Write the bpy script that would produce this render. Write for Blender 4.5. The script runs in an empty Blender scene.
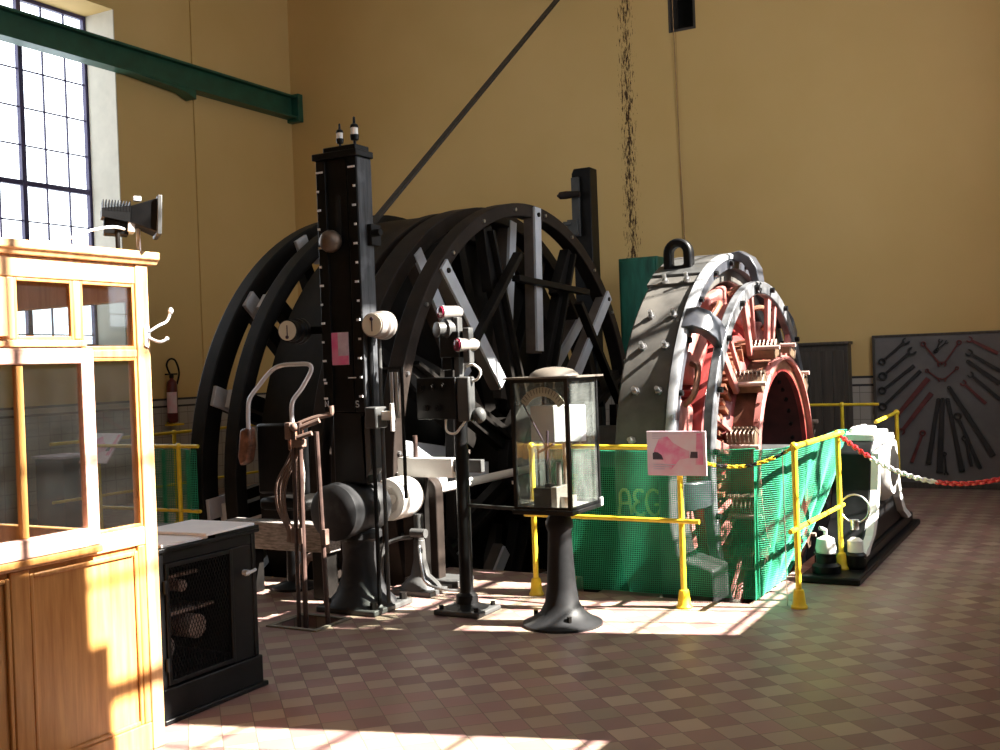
import bpy, math, random
from math import sin, cos, pi, radians, degrees, sqrt, atan2, hypot
from mathutils import Vector, Matrix
random.seed(7)
SC = bpy.context.scene
COL = SC.collection

# ------------------------------------------------------------------ materials
def new_mat(name):
    m = bpy.data.materials.new(name); m.use_nodes = True
    nt = m.node_tree
    return m, nt, nt.nodes['Principled BSDF']

def mat(name, c, rough=.5, metal=0.0, var=.25, scale=6.0, stretch=(1, 1, 1), dust=None, bump=0.0, spec=.5, c2=None):
    m, nt, b = new_mat(name)
    N, L = nt.nodes, nt.links
    geo = N.new('ShaderNodeNewGeometry')
    mp = N.new('ShaderNodeMapping'); mp.inputs['Scale'].default_value = stretch
    L.new(geo.outputs['Position'], mp.inputs['Vector'])
    nz = N.new('ShaderNodeTexNoise'); nz.inputs['Scale'].default_value = scale
    nz.inputs['Detail'].default_value = 5; nz.inputs['Roughness'].default_value = .6
    L.new(mp.outputs[0], nz.inputs['Vector'])
    rp = N.new('ShaderNodeValToRGB')
    a = [max(0, v * (1 - var)) for v in c]; z = [min(1, v * (1 + var)) for v in (c2 or c)]
    rp.color_ramp.elements[0].position = .32; rp.color_ramp.elements[0].color = (*a, 1)
    rp.color_ramp.elements[1].position = .68; rp.color_ramp.elements[1].color = (*z, 1)
    L.new(nz.outputs['Fac'], rp.inputs['Fac'])
    out = rp.outputs['Color']
    if dust:
        n2 = N.new('ShaderNodeTexNoise'); n2.inputs['Scale'].default_value = dust[1]; n2.inputs['Detail'].default_value = 6
        L.new(geo.outputs['Position'], n2.inputs['Vector'])
        r2 = N.new('ShaderNodeValToRGB'); r2.color_ramp.elements[0].position = dust[2]; r2.color_ramp.elements[1].position = min(1, dust[2] + .2)
        L.new(n2.outputs['Fac'], r2.inputs['Fac'])
        mx = N.new('ShaderNodeMixRGB'); mx.inputs['Color2'].default_value = (*dust[0], 1)
        L.new(r2.outputs['Color'], mx.inputs['Fac']); L.new(out, mx.inputs['Color1']); out = mx.outputs['Color']
    L.new(out, b.inputs['Base Color'])
    b.inputs['Roughness'].default_value = rough; b.inputs['Metallic'].default_value = metal
    b.inputs['Specular IOR Level'].default_value = spec
    if bump:
        bp = N.new('ShaderNodeBump'); bp.inputs['Strength'].default_value = bump; bp.inputs['Distance'].default_value = .01
        L.new(nz.outputs['Fac'], bp.inputs['Height']); L.new(bp.outputs['Normal'], b.inputs['Normal'])
    return m

def glass_mat(name, tint=(.93, .96, .95), gloss=.07, haze=0.0, hazecol=(.8, .8, .8)):
    m = bpy.data.materials.new(name); m.use_nodes = True
    nt = m.node_tree; N, L = nt.nodes, nt.links; N.clear()
    o = N.new('ShaderNodeOutputMaterial'); t = N.new('ShaderNodeBsdfTransparent'); g = N.new('ShaderNodeBsdfGlossy')
    t.inputs['Color'].default_value = (*tint, 1); g.inputs['Roughness'].default_value = .03
    mx = N.new('ShaderNodeMixShader'); mx.inputs['Fac'].default_value = gloss
    L.new(t.outputs[0], mx.inputs[1]); L.new(g.outputs[0], mx.inputs[2]); last = mx
    if haze:
        d = N.new('ShaderNodeBsdfDiffuse'); d.inputs['Color'].default_value = (*hazecol, 1)
        nz = N.new('ShaderNodeTexNoise'); nz.inputs['Scale'].default_value = 9; nz.inputs['Detail'].default_value = 6
        mt = N.new('ShaderNodeMath'); mt.operation = 'MULTIPLY'; mt.inputs[1].default_value = haze * 2
        geo = N.new('ShaderNodeNewGeometry'); L.new(geo.outputs['Position'], nz.inputs['Vector'])
        L.new(nz.outputs['Fac'], mt.inputs[0])
        m2 = N.new('ShaderNodeMixShader'); L.new(mt.outputs[0], m2.inputs['Fac'])
        L.new(mx.outputs[0], m2.inputs[1]); L.new(d.outputs[0], m2.inputs[2]); last = m2
    L.new(last.outputs[0], o.inputs['Surface'])
    return m

def wall_mat(name, stains=False):
    m, nt, b = new_mat(name); N, L = nt.nodes, nt.links
    geo = N.new('ShaderNodeNewGeometry'); sx = N.new('ShaderNodeSeparateXYZ')
    L.new(geo.outputs['Position'], sx.inputs[0])
    nz = N.new('ShaderNodeTexNoise'); nz.inputs['Scale'].default_value = .7; nz.inputs['Detail'].default_value = 7
    L.new(geo.outputs['Position'], nz.inputs['Vector'])
    up = N.new('ShaderNodeValToRGB')
    up.color_ramp.elements[0].position = .3; up.color_ramp.elements[0].color = (.58, .395, .15, 1)
    up.color_ramp.elements[1].position = .7; up.color_ramp.elements[1].color = (.64, .445, .185, 1)
    L.new(nz.outputs['Fac'], up.inputs['Fac'])
    # glazed wall tiles below the two dark border lines
    br = N.new('ShaderNodeTexBrick'); br.offset = 0
    br.inputs['Scale'].default_value = 1; br.inputs['Brick Width'].default_value = .16; br.inputs['Row Height'].default_value = .16
    br.inputs['Mortar Size'].default_value = .004
    br.inputs['Color1'].default_value = (.42, .38, .33, 1); br.inputs['Color2'].default_value = (.38, .345, .30, 1)
    br.inputs['Mortar'].default_value = (.2, .18, .16, 1)
    ad = N.new('ShaderNodeMath'); L.new(sx.outputs['X'], ad.inputs[0]); L.new(sx.outputs['Y'], ad.inputs[1])
    cb = N.new('ShaderNodeCombineXYZ'); L.new(ad.outputs[0], cb.inputs['X']); L.new(sx.outputs['Z'], cb.inputs['Y'])
    L.new(cb.outputs[0], br.inputs['Vector'])
    def cmp(z):
        c = N.new('ShaderNodeMath'); c.operation = 'GREATER_THAN'; c.inputs[1].default_value = z
        L.new(sx.outputs['Z'], c.inputs[0]); return c.outputs[0]
    def mixc(f, a, bcol):
        x = N.new('ShaderNodeMixRGB'); L.new(f, x.inputs['Fac']); L.new(a, x.inputs['Color1'])
        if isinstance(bcol, tuple): x.inputs['Color2'].default_value = (*bcol, 1)
        else: L.new(bcol, x.inputs['Color2'])
        return x.outputs['Color']
    c = mixc(cmp(1.195), br.outputs['Color'], (.03, .03, .035))
    c = mixc(cmp(1.222), c, (.42, .38, .33))
    c = mixc(cmp(1.29), c, (.03, .03, .035))
    c = mixc(cmp(1.318), c, up.outputs['Color'])
    if stains:
        # soot run below the rope opening: specks gathered round X = -5.28, drawn out downwards
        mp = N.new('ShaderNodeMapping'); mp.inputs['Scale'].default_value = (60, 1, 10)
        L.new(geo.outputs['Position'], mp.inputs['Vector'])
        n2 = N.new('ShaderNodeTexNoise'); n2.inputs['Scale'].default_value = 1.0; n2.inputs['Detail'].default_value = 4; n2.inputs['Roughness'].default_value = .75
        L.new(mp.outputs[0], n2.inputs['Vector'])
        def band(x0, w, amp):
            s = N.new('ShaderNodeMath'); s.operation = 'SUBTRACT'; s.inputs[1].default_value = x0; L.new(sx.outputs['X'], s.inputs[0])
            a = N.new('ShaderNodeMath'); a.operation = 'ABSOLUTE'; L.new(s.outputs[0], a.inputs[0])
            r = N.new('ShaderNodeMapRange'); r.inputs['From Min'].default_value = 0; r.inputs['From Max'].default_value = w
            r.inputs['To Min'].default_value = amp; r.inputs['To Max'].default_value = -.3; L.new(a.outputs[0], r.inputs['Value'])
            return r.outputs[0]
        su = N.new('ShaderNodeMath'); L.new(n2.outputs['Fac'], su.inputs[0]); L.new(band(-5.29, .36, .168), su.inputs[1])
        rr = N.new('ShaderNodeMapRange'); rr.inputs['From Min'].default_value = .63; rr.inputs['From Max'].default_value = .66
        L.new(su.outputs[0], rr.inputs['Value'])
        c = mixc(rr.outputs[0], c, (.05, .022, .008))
        ru = N.new('ShaderNodeMapRange'); ru.inputs['From Min'].default_value = .0; ru.inputs['From Max'].default_value = .12; ru.inputs['To Max'].default_value = .55
        L.new(band(-4.60, .05, .12), ru.inputs['Value']); c = mixc(ru.outputs[0], c, (.30, .15, .04))
        zz = N.new('ShaderNodeMapRange'); zz.inputs['From Min'].default_value = 2.6; zz.inputs['From Max'].default_value = 3.0; L.new(sx.outputs['Z'], zz.inputs['Value'])
    L.new(c, b.inputs['Base Color'])
    rg = N.new('ShaderNodeMapRange'); rg.inputs['To Min'].default_value = .35; rg.inputs['To Max'].default_value = .8
    L.new(cmp(1.32), rg.inputs['Value']); L.new(rg.outputs[0], b.inputs['Roughness'])
    b.inputs['Specular IOR Level'].default_value = .3
    return m

def floor_mat():
    m, nt, b = new_mat('cement_tiles'); N, L = nt.nodes, nt.links
    geo = N.new('ShaderNodeNewGeometry')
    T = .145
    ck = N.new('ShaderNodeTexChecker'); ck.inputs['Scale'].default_value = 1 / T
    mp = N.new('ShaderNodeMapping'); mp.inputs['Location'].default_value = (.03, .05, .07); mp.inputs['Rotation'].default_value = (0, 0, pi / 4)
    L.new(geo.outputs['Position'], mp.inputs['Vector']); L.new(mp.outputs[0], ck.inputs['Vector'])
    ck.inputs['Color1'].default_value = (.245, .142, .130, 1); ck.inputs['Color2'].default_value = (.31, .235, .178, 1)
    # tile-by-tile tone
    sn = N.new('ShaderNodeVectorMath'); sn.operation = 'SNAP'; sn.inputs[1].default_value = (T, T, 50)
    L.new(mp.outputs[0], sn.inputs[0])
    wn = N.new('ShaderNodeTexWhiteNoise'); L.new(sn.outputs[0], wn.inputs['Vector'])
    nz = N.new('ShaderNodeTexNoise'); nz.inputs['Scale'].default_value = 3; nz.inputs['Detail'].default_value = 8; L.new(geo.outputs['Position'], nz.inputs['Vector'])
    av = N.new('ShaderNodeMath'); L.new(wn.outputs['Value'], av.inputs[0]); L.new(nz.outputs['Fac'], av.inputs[1])
    rg = N.new('ShaderNodeMapRange'); rg.inputs['From Max'].default_value = 2; rg.inputs['To Min'].default_value = .62; rg.inputs['To Max'].default_value = 1.35
    L.new(av.outputs[0], rg.inputs['Value'])
    hs = N.new('ShaderNodeHueSaturation'); L.new(rg.outputs[0], hs.inputs['Value']); L.new(ck.outputs['Color'], hs.inputs['Color'])
    br = N.new('ShaderNodeTexBrick'); br.offset = 0; br.inputs['Scale'].default_value = 1
    br.inputs['Brick Width'].default_value = T; br.inputs['Row Height'].default_value = T; br.inputs['Mortar Size'].default_value = .0022
    L.new(mp.outputs[0], br.inputs['Vector'])
    mx = N.new('ShaderNodeMixRGB'); L.new(br.outputs['Fac'], mx.inputs['Fac']); L.new(hs.outputs['Color'], mx.inputs['Color1']); mx.inputs['Color2'].default_value = (.13, .09, .07, 1)
    L.new(mx.outputs['Color'], b.inputs['Base Color'])
    r3 = N.new('ShaderNodeMapRange'); r3.inputs['To Min'].default_value = .28; r3.inputs['To Max'].default_value = .62
    L.new(nz.outputs['Fac'], r3.inputs['Value']); L.new(r3.outputs[0], b.inputs['Roughness'])
    bp = N.new('ShaderNodeBump'); bp.inputs['Strength'].default_value = .15; bp.inputs['Distance'].default_value = .004
    L.new(wn.outputs['Value'], bp.inputs['Height']); L.new(bp.outputs[0], b.inputs['Normal'])
    return m

def wood_mat(name, c, c2, rough=.4, axis='Z', scale=1.0):
    st = {'Z': (14, 14, 1.1), 'Y': (14, 1.1, 14), 'X': (1.1, 14, 14)}[axis]
    return mat(name, c, rough, var=.12, scale=2.2 * scale, stretch=st, c2=c2, spec=.4)

def poster_mat(name, a, bcol, scale=5):
    m, nt, b = new_mat(name); N, L = nt.nodes, nt.links
    tc = N.new('ShaderNodeTexCoord'); nz = N.new('ShaderNodeTexNoise'); nz.inputs['Scale'].default_value = scale; nz.inputs['Detail'].default_value = 8
    L.new(tc.outputs['Object'], nz.inputs['Vector'])
    r = N.new('ShaderNodeValToRGB'); r.color_ramp.elements[0].position = .42; r.color_ramp.elements[1].position = .62
    r.color_ramp.elements[0].color = (*a, 1); r.color_ramp.elements[1].color = (*bcol, 1)
    L.new(nz.outputs['Fac'], r.inputs['Fac']); L.new(r.outputs['Color'], b.inputs['Base Color']); b.inputs['Roughness'].default_value = .35
    return m

M = {}
M['wall'] = wall_mat('ochre_plaster')
M['wall_back'] = wall_mat('ochre_plaster_stained', True)
M['floor'] = floor_mat()
M['ceiling'] = mat('limewash', (.72, .68, .58), .9, var=.05)
M['reveal'] = mat('pale_reveal_plaster', (.60, .56, .46), .8, var=.06)
M['concrete'] = mat('pit_concrete', (.16, .14, .11), .9, var=.3, scale=3)
M['black'] = mat('black_paint', (.005, .005, .0055), .4, var=.5, scale=9, dust=((.018, .017, .016), 4, .68), spec=.22)
M['gear_paint'] = mat('chalky_dark_grey_paint', (.016, .016, .017), .5, var=.4, scale=6, dust=((.075, .072, .07), 4, .58), spec=.25)
M['sunlit_worn_grey'] = mat('rubbed_paint_sunlit_tone', (.045, .047, .052), .42, var=.6, scale=5, stretch=(6, 6, .8), dust=((.14, .145, .155), 5, .57), spec=.3)  # worn grey, lightened so the column's sunny side looks lit
M['dusty_black'] = mat('dusty_black_paint', (.012, .012, .013), .5, var=.5, scale=6, dust=((.06, .057, .053), 4, .60), spec=.25)
M['dusty_brown'] = mat('dusty_bronzed_lid', (.10, .085, .07), .5, var=.3, scale=5)
M['iron'] = mat('dark_cast_iron', (.008, .0068, .006), .5, var=.45, scale=5, dust=((.022, .018, .015), 3, .62), spec=.15)
M['brown_iron'] = mat('brown_oxide_iron', (.020, .0145, .012), .55, var=.35, scale=4, dust=((.04, .03, .024), 5, .6), spec=.15)
M['spoke_wood'] = mat('dusty_brown_timber', (.085, .064, .052), .7, var=.3, scale=4)
M['batten'] = mat('pale_grey_paint', (.46, .47, .50), .45, var=.1, scale=5)
M['steel'] = mat('bare_steel', (.55, .55, .56), .28, metal=.9, var=.2, scale=8)
M['grey_paint'] = mat('grey_machine_paint', (.060, .060, .059), .4, var=.25, scale=5, dust=((.11, .105, .10), 3, .6), spec=.3)
M['stator'] = mat('dusty_grey_stator', (.080, .075, .069), .45, var=.3, scale=4, dust=((.135, .125, .11), 2.2, .55), spec=.2)
M['dark_paint'] = mat('dark_blue_grey_paint', (.040, .042, .050), .3, var=.3, scale=7, dust=((.09, .09, .09), 5, .62))
M['rocker'] = mat('worn_grey_paint', (.16, .165, .175), .28, metal=.3, var=.35, scale=7, dust=((.05, .05, .055), 6, .5))
M['flange'] = mat('worn_silver_paint', (.34, .35, .37), .28, metal=.5, var=.2, scale=7)
M['red'] = mat('oxide_red_paint', (.21, .028, .026), .4, var=.3, scale=7)
M['dark_red'] = mat('shaded_red_paint', (.05, .010, .010), .5, var=.4, scale=7)  # red darkened to paint in the shade inside the clamp ring
M['pink'] = mat('faded_red_paint', (.32, .115, .10), .5, var=.3, scale=8)
M['copper'] = mat('copper', (.26, .115, .07), .42, metal=.4, var=.3, scale=12)
M['brush'] = mat('brush_holder_brass', (.15, .095, .06), .45, metal=.35, var=.3, scale=14)
M['yellow'] = mat('yellow_paint', (.78, .56, .03), .38, var=.12, scale=9)
M['net'] = mat('green_mesh', (.009, .27, .135), .6, var=.15, scale=9)
M['beam'] = mat('dark_green_paint', (.012, .075, .045), .45, var=.25, scale=4)
M['green_steel'] = mat('sea_green_paint', (.012, .105, .07), .5, var=.5, scale=3, stretch=(3, 3, .6))
M['wood'] = wood_mat('honey_varnished_wood', (.49, .205, .055), (.58, .29, .095), .36)
M['wood_pale'] = wood_mat('pale_varnished_wood', (.60, .32, .14), (.68, .41, .21), .38)
M['sash'] = wood_mat('pinkish_painted_wood', (.62, .34, .26), (.70, .43, .34), .45, 'Y')
M['board'] = mat('dull_grey_board', (.135, .125, .12), .8, var=.15, scale=3)
M['dark_wood'] = wood_mat('dark_stained_wood', (.045, .037, .03), (.07, .058, .048), .5)
M['grey_wood'] = mat('weathered_grey_wood', (.27, .245, .225), .85, var=.5, scale=14, stretch=(1, 3, 6), bump=.3)
M['paper'] = mat('white_card', (.80, .80, .84), .6, var=.03)
M['poster'] = poster_mat('faded_pink_print', (.80, .66, .72), (.82, .50, .60))
M['magenta'] = poster_mat('magenta_print', (.80, .14, .34), (.78, .26, .42), 9)
M['lilac'] = poster_mat('washed_lilac_print', (.66, .56, .66), (.55, .43, .55), 12)
M['ink'] = mat('dark_ink', (.05, .03, .05), .5, var=.2)
M['white'] = mat('white_enamel', (.80, .78, .74), .4, var=.06)
M['dial'] = mat('ivory_dial', (.72, .66, .52), .4, var=.06)
M['olive'] = mat('olive_gilt', (.42, .36, .14), .5, var=.2)
M['brass'] = mat('dull_bronze', (.13, .09, .065), .42, metal=.4, var=.3, scale=12)
M['chrome'] = mat('chrome', (.80, .79, .84), .3, metal=.3, var=.05)
M['leather'] = mat('worn_leather', (.05, .02, .013), .5, var=.6, scale=12, c2=(.2, .085, .05))
M['rust'] = mat('rusty_rod', (.055, .03, .024), .5, var=.4, scale=10)
M['rusty_wire'] = mat('rusty_wire', (.30, .17, .07), .6, var=.4, scale=10)
M['rose_metal'] = mat('lead_primer', (.16, .105, .085), .45, var=.3, scale=9)
M['red_plastic'] = mat('red_plastic', (.65, .03, .04), .35, var=.1)
M['white_plastic'] = mat('white_plastic', (.85, .85, .88), .35, var=.03)
M['chain_black'] = mat('black_plastic', (.02, .02, .02), .4, var=.1)
M['lens'] = mat('dark_red_lens', (.16, .01, .03), .15, var=.2)
M['rope'] = mat('steel_rope', (.03, .024, .02), .6, var=.4, scale=20)
M['ext_red'] = mat('extinguisher_red', (.11, .012, .012), .3, var=.2)
M['tool_black'] = mat('black_tool_steel', (.009, .009, .0095), .5, var=.3, scale=12)
M['tool_red'] = mat('red_painted_tool', (.11, .018, .017), .55, var=.3, scale=12)
M['window_frame'] = mat('blue_black_frame', (.045, .035, .10), .5, var=.1)
M['glass'] = glass_mat('window_glass', (.96, .97, .98), .04)
M['cabin_glass'] = glass_mat('cabin_glass', (.88, .90, .90), .05, .004, (.6, .6, .6))
M['case_glass'] = glass_mat('dusty_case_glass', (.90, .92, .90), .06, .035, (.75, .78, .75))
M['dark'] = mat('dark_void', (.006, .006, .006), .9, var=.1)
M['porcelain'] = mat('grey_pink_porcelain', (.34, .26, .23), .4, var=.2)

# ------------------------------------------------------------------ mesh collector
class Mesh:
    def __init__(s): s.v = []; s.f = []
    def add(s, vs, fs):
        o = len(s.v); s.v += [Vector(p) for p in vs]; s.f += [tuple(i + o for i in f) for f in fs]; return s
    def bx(s, x0, x1, y0, y1, z0, z1):
        return s.hexa([(x0, y0, z0), (x1, y0, z0), (x1, y1, z0), (x0, y1, z0), (x0, y0, z1), (x1, y0, z1), (x1, y1, z1), (x0, y1, z1)])
    def hexa(s, p):
        return s.add(p, [(3, 2, 1, 0), (4, 5, 6, 7), (0, 1, 5, 4), (1, 2, 6, 5), (2, 3, 7, 6), (3, 0, 4, 7)])
    def obox(s, c, ax, ay, az):                       # centre and three half-axis vectors
        c, ax, ay, az = map(Vector, (c, ax, ay, az))
        return s.hexa([c - ax - ay - az, c + ax - ay - az, c + ax + ay - az, c - ax + ay - az, c - ax - ay + az, c + ax - ay + az, c + ax + ay + az, c - ax + ay + az])
    def bar(s, a, b, w, t, up=(0, 0, 1)):             # rectangular bar from a to b
        a, b = Vector(a), Vector(b); d = (b - a); l = d.length; d.normalize()
        u = Vector(up); sdir = d.cross(u)
        if sdir.length < 1e-4: sdir = d.cross(Vector((1, 0, 0)))
        sdir.normalize(); u = sdir.cross(d)
        return s.obox((a + b) / 2, d * l / 2, sdir * w / 2, u * t / 2)
    def lathe(s, o, ax, prof, n=24, cap=True):        # prof: (radius, distance along axis)
        o, ax = Vector(o), Vector(ax).normalized()
        u = ax.orthogonal().normalized(); w = ax.cross(u); b = len(s.v)
        for r, h in prof:
            for k in range(n):
                a = 2 * pi * k / n; s.v.append(o + ax * h + (u * cos(a) + w * sin(a)) * max(r, 1e-5))
        for i in range(len(prof) - 1):
            for k in range(n):
                k2 = (k + 1) % n; s.f.append((b + i * n + k, b + i * n + k2, b + (i + 1) * n + k2, b + (i + 1) * n + k))
        if cap:
            s.f.append(tuple(b + k for k in range(n - 1, -1, -1))); e = b + (len(prof) - 1) * n; s.f.append(tuple(e + k for k in range(n)))
        return s
    def cyl(s, a, b, r, r2=None, n=16):
        a, b = Vector(a), Vector(b); return s.lathe(a, b - a, [(r, 0), (r if r2 is None else r2, (b - a).length)], n)
    def sph(s, c, r, n=20, m=12, sc=(1, 1, 1)):
        b = len(s.v)
        for i in range(m + 1):
            t = pi * i / m
            for k in range(n):
                a = 2 * pi * k / n; rr = max(sin(t), 1e-4) * r
                s.v.append(Vector((c[0] + rr * cos(a) * sc[0], c[1] + rr * sin(a) * sc[1], c[2] + r * cos(t) * sc[2])))
        for i in range(m):
            for k in range(n):
                k2 = (k + 1) % n; s.f.append((b + i * n + k, b + (i + 1) * n + k, b + (i + 1) * n + k2, b + i * n + k2))
        return s
    def tube(s, pts, r, n=8, closed=False):
        pts = [Vector(p) for p in pts]; m = len(pts); b = len(s.v); u = None
        for i, p in enumerate(pts):
            if closed: d = pts[(i + 1) % m] - pts[i - 1]
            else: d = pts[min(i + 1, m - 1)] - pts[max(i - 1, 0)]
            d.normalize()
            u = d.orthogonal().normalized() if u is None else (u - d * u.dot(d)).normalized()
            w = d.cross(u); rr = r[i] if isinstance(r, (list, tuple)) else r
            for k in range(n):
                a = 2 * pi * k / n; s.v.append(p + (u * cos(a) + w * sin(a)) * rr)
        for i in range(m if closed else m - 1):
            j = (i + 1) % m
            for k in range(n):
                k2 = (k + 1) % n; s.f.append((b + i * n + k, b + i * n + k2, b + j * n + k2, b + j * n + k))
        if not closed:
            s.f.append(tuple(b + k for k in range(n - 1, -1, -1))); s.f.append(tuple(b + (m - 1) * n + k for k in range(n)))
        return s
    def prism(s, poly, fn, h0, h1):                   # poly (a,b) placed by fn(a,b,h)
        n = len(poly); b = len(s.v)
        s.v += [Vector(fn(p[0], p[1], h0)) for p in poly] + [Vector(fn(p[0], p[1], h1)) for p in poly]
        s.f.append(tuple(b + k for k in range(n - 1, -1, -1))); s.f.append(tuple(b + n + k for k in range(n)))
        for k in range(n):
            k2 = (k + 1) % n; s.f.append((b + k, b + k2, b + n + k2, b + n + k))
        return s
    def ring(s, x0, x1, r0, r1, yc, zc, n=96, a0=0, a1=360):   # flat ring about an axis along X
        full = abs(a1 - a0) >= 359.9; m = n if full else n + 1; b = len(s.v)
        for k in range(m):
            a = radians(a0 + (a1 - a0) * k / n)
            for x, r in ((x0, r0), (x1, r0), (x1, r1), (x0, r1)): s.v.append(Vector((x, yc + r * cos(a), zc + r * sin(a))))
        for k in range(n):
            i, j = b + 4 * k, b + 4 * ((k + 1) % m)
            for q in range(4):
                q2 = (q + 1) % 4; s.f.append((i + q, i + q2, j + q2, j + q))
        if not full:
            s.f.append((b + 3, b + 2, b + 1, b)); e = b + 4 * (m - 1); s.f.append((e, e + 1, e + 2, e + 3))
        return s

ORG = {}
def build(name, mesh, material, parent=None, bevel=0.0, smooth=35, loc=None):
    vs = mesh.v
    lo = Vector([min(p[i] for p in vs) for i in range(3)]); hi = Vector([max(p[i] for p in vs) for i in range(3)])
    c = Vector(loc) if loc is not None else Vector(((lo.x + hi.x) / 2, (lo.y + hi.y) / 2, (lo.z + hi.z) / 2 if parent else lo.z))
    me = bpy.data.meshes.new(name); me.from_pydata([tuple(p - c) for p in vs], [], mesh.f)
    import bmesh
    b = bmesh.new(); b.from_mesh(me); bmesh.ops.recalc_face_normals(b, faces=b.faces); b.to_mesh(me); b.free()
    me.materials.append(M[material])
    if smooth:
        for p in me.polygons: p.use_smooth = True
        me.set_sharp_from_angle(angle=radians(smooth))
    o = bpy.data.objects.new(name, me); COL.objects.link(o)
    if parent: o.parent = parent; o.location = c - ORG[parent.name]
    else: o.location = c
    ORG[o.name] = c
    if bevel:
        md = o.modifiers.new('edge', 'BEVEL'); md.width = bevel; md.segments = 2; md.limit_method = 'ANGLE'; md.angle_limit = radians(40)
        md.harden_normals = False
    return o

def tag(o, label, cat, group=None, kind=None):
    o['label'] = label; o['category'] = cat
    if group: o['group'] = group
    if kind: o['kind'] = kind
    return o
def thing(name, label, cat, loc, group=None):
    o = bpy.data.objects.new(name, None); o.empty_display_size = .1; COL.objects.link(o); o.location = loc
    ORG[o.name] = Vector(loc); return tag(o, label, cat, group)
def struct(o): o['kind'] = 'structure'; return o
def group_struct(name, loc):
    o = bpy.data.objects.new(name, None); COL.objects.link(o); o.location = loc; ORG[o.name] = Vector(loc); o['kind'] = 'structure'; return o
def dup(root, loc, label=None, rz=0):
    r = root.copy(); COL.objects.link(r); r.location = loc; r.rotation_euler = (0, 0, rz)
    if label: r['label'] = label
    for ch in list(root.children):
        c = ch.copy(); COL.objects.link(c); c.parent = r
        for g in list(ch.children):
            d = g.copy(); COL.objects.link(d); d.parent = c
    return r
def bez(p, n=16):                                    # smooth curve through points (Catmull-Rom)
    P = [Vector(q) for q in p]; out = []
    for i in range(len(P) - 1):
        a, b, c, d = P[max(i - 1, 0)], P[i], P[i + 1], P[min(i + 2, len(P) - 1)]
        for k in range(n):
            t = k / n
            out.append(.5 * ((2 * b) + (c - a) * t + (2 * a - 5 * b + 4 * c - d) * t * t + (3 * b - a - 3 * c + d) * t ** 3))
    return out + [P[-1]]

# ------------------------------------------------------------------ the hall
XL, XR, YB, YF, ZC = -10.93, .34, 13.35, -5.0, 8.6
def holed(fn, a0, a1, b0, b1, h0, h1, holes):
    m = Mesh()
    A = sorted({a0, a1} | {h[0] for h in holes} | {h[1] for h in holes}); B = sorted({b0, b1} | {h[2] for h in holes} | {h[3] for h in holes})
    A = [a for a in A if a0 <= a <= a1]; B = [b for b in B if b0 <= b <= b1]
    for i in range(len(A) - 1):
        for j in range(len(B) - 1):
            ca, cb = (A[i] + A[i + 1]) / 2, (B[j] + B[j + 1]) / 2
            if any(h[0] < ca < h[1] and h[2] < cb < h[3] for h in holes): continue
            m.prism([(A[i], B[j]), (A[i + 1], B[j]), (A[i + 1], B[j + 1]), (A[i], B[j + 1])], fn, h0, h1)
    return m
PITS = [(-8.2, -4.57, 6.56, 11.75), (-4.57, -3.4, 7.35, 11.75), (-3.4, -2.0, 6.86, 11.4), (-4.61, -4.27, 5.27, 5.58)]
struct(build('floor', holed(lambda a, b, h: (a, b, h), XL - .6, XR + .3, YF - .3, YB + .3, -.12, 0, PITS), 'floor', smooth=0))
pit = Mesh(); pit.bx(-8.5, -1.8, 6.3, 12.0, -2.4, -2.2)
pit.bx(-8.4, -8.2, 6.4, 11.95, -2.2, -.12).bx(-8.2, -2.0, 11.75, 11.95, -2.2, -.12).bx(-8.2, -4.57, 6.36, 6.56, -2.2, -.12)
pit.bx(-4.57, -3.4, 7.15, 7.35, -2.2, -.12).bx(-3.4, -2.0, 6.66, 6.86, -2.2, -.12).bx(-2.0, -1.8, 6.66, 11.95, -2.2, -.12)
pit.bx(-4.63, -4.25, 5.25, 5.60, -.5, -.45).bx(-4.63, -4.61, 5.25, 5.60, -.45, -.12).bx(-4.27, -4.25, 5.25, 5.60, -.45, -.12).bx(-4.61, -4.27, 5.25, 5.27, -.45, -.12).bx(-4.61, -4.27, 5.58, 5.60, -.45, -.12)
pit.bx(-4.57, -4.5, 6.56, 7.15, -2.2, -.12).bx(-3.47, -3.4, 6.86, 7.15, -2.2, -.12)
struct(build('wall_pit', pit, 'concrete', smooth=0))
struct(build('ceiling', Mesh().bx(XL - .6, XR + .3, YF - .3, YB + .3, ZC, ZC + .2), 'ceiling', smooth=0))
SILL, TOP = 2.02, 6.35
WL = [(5.83, 9.91)]
WR = [(6.70, 10.78), (.84, 4.92)]
struct(build('wall_left', holed(lambda a, b, h: (h, a, b), YF - .3, YB + .3, 0, ZC, XL - .6, XL, [(a, b, SILL, TOP) for a, b in WL]).bx(XL, -10.905, 11.25, YB, 0, ZC).bx(XL, -10.9, 4.0, 5.0, 0, ZC), 'wall', smooth=0))
struct(build('wall_right', holed(lambda a, b, h: (h, a, b), YF - .3, YB + .3, 0, ZC, XR, XR + .15, [(a, b, SILL, TOP) for a, b in WR]), 'wall', smooth=0))
HB = [(-4.69, -4.33, 5.79, 6.55), (-6.22, -5.86, 6.62, 7.3)]
struct(build('wall_back', holed(lambda a, b, h: (a, h, b), XL - .6, XR + .3, 0, ZC, YB, YB + .35, HB), 'wall_back', smooth=0))
struct(build('wall_front', Mesh().bx(XL - .6, XR + .3, YF - .3, YF, 0, ZC), 'wall', smooth=0))
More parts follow.
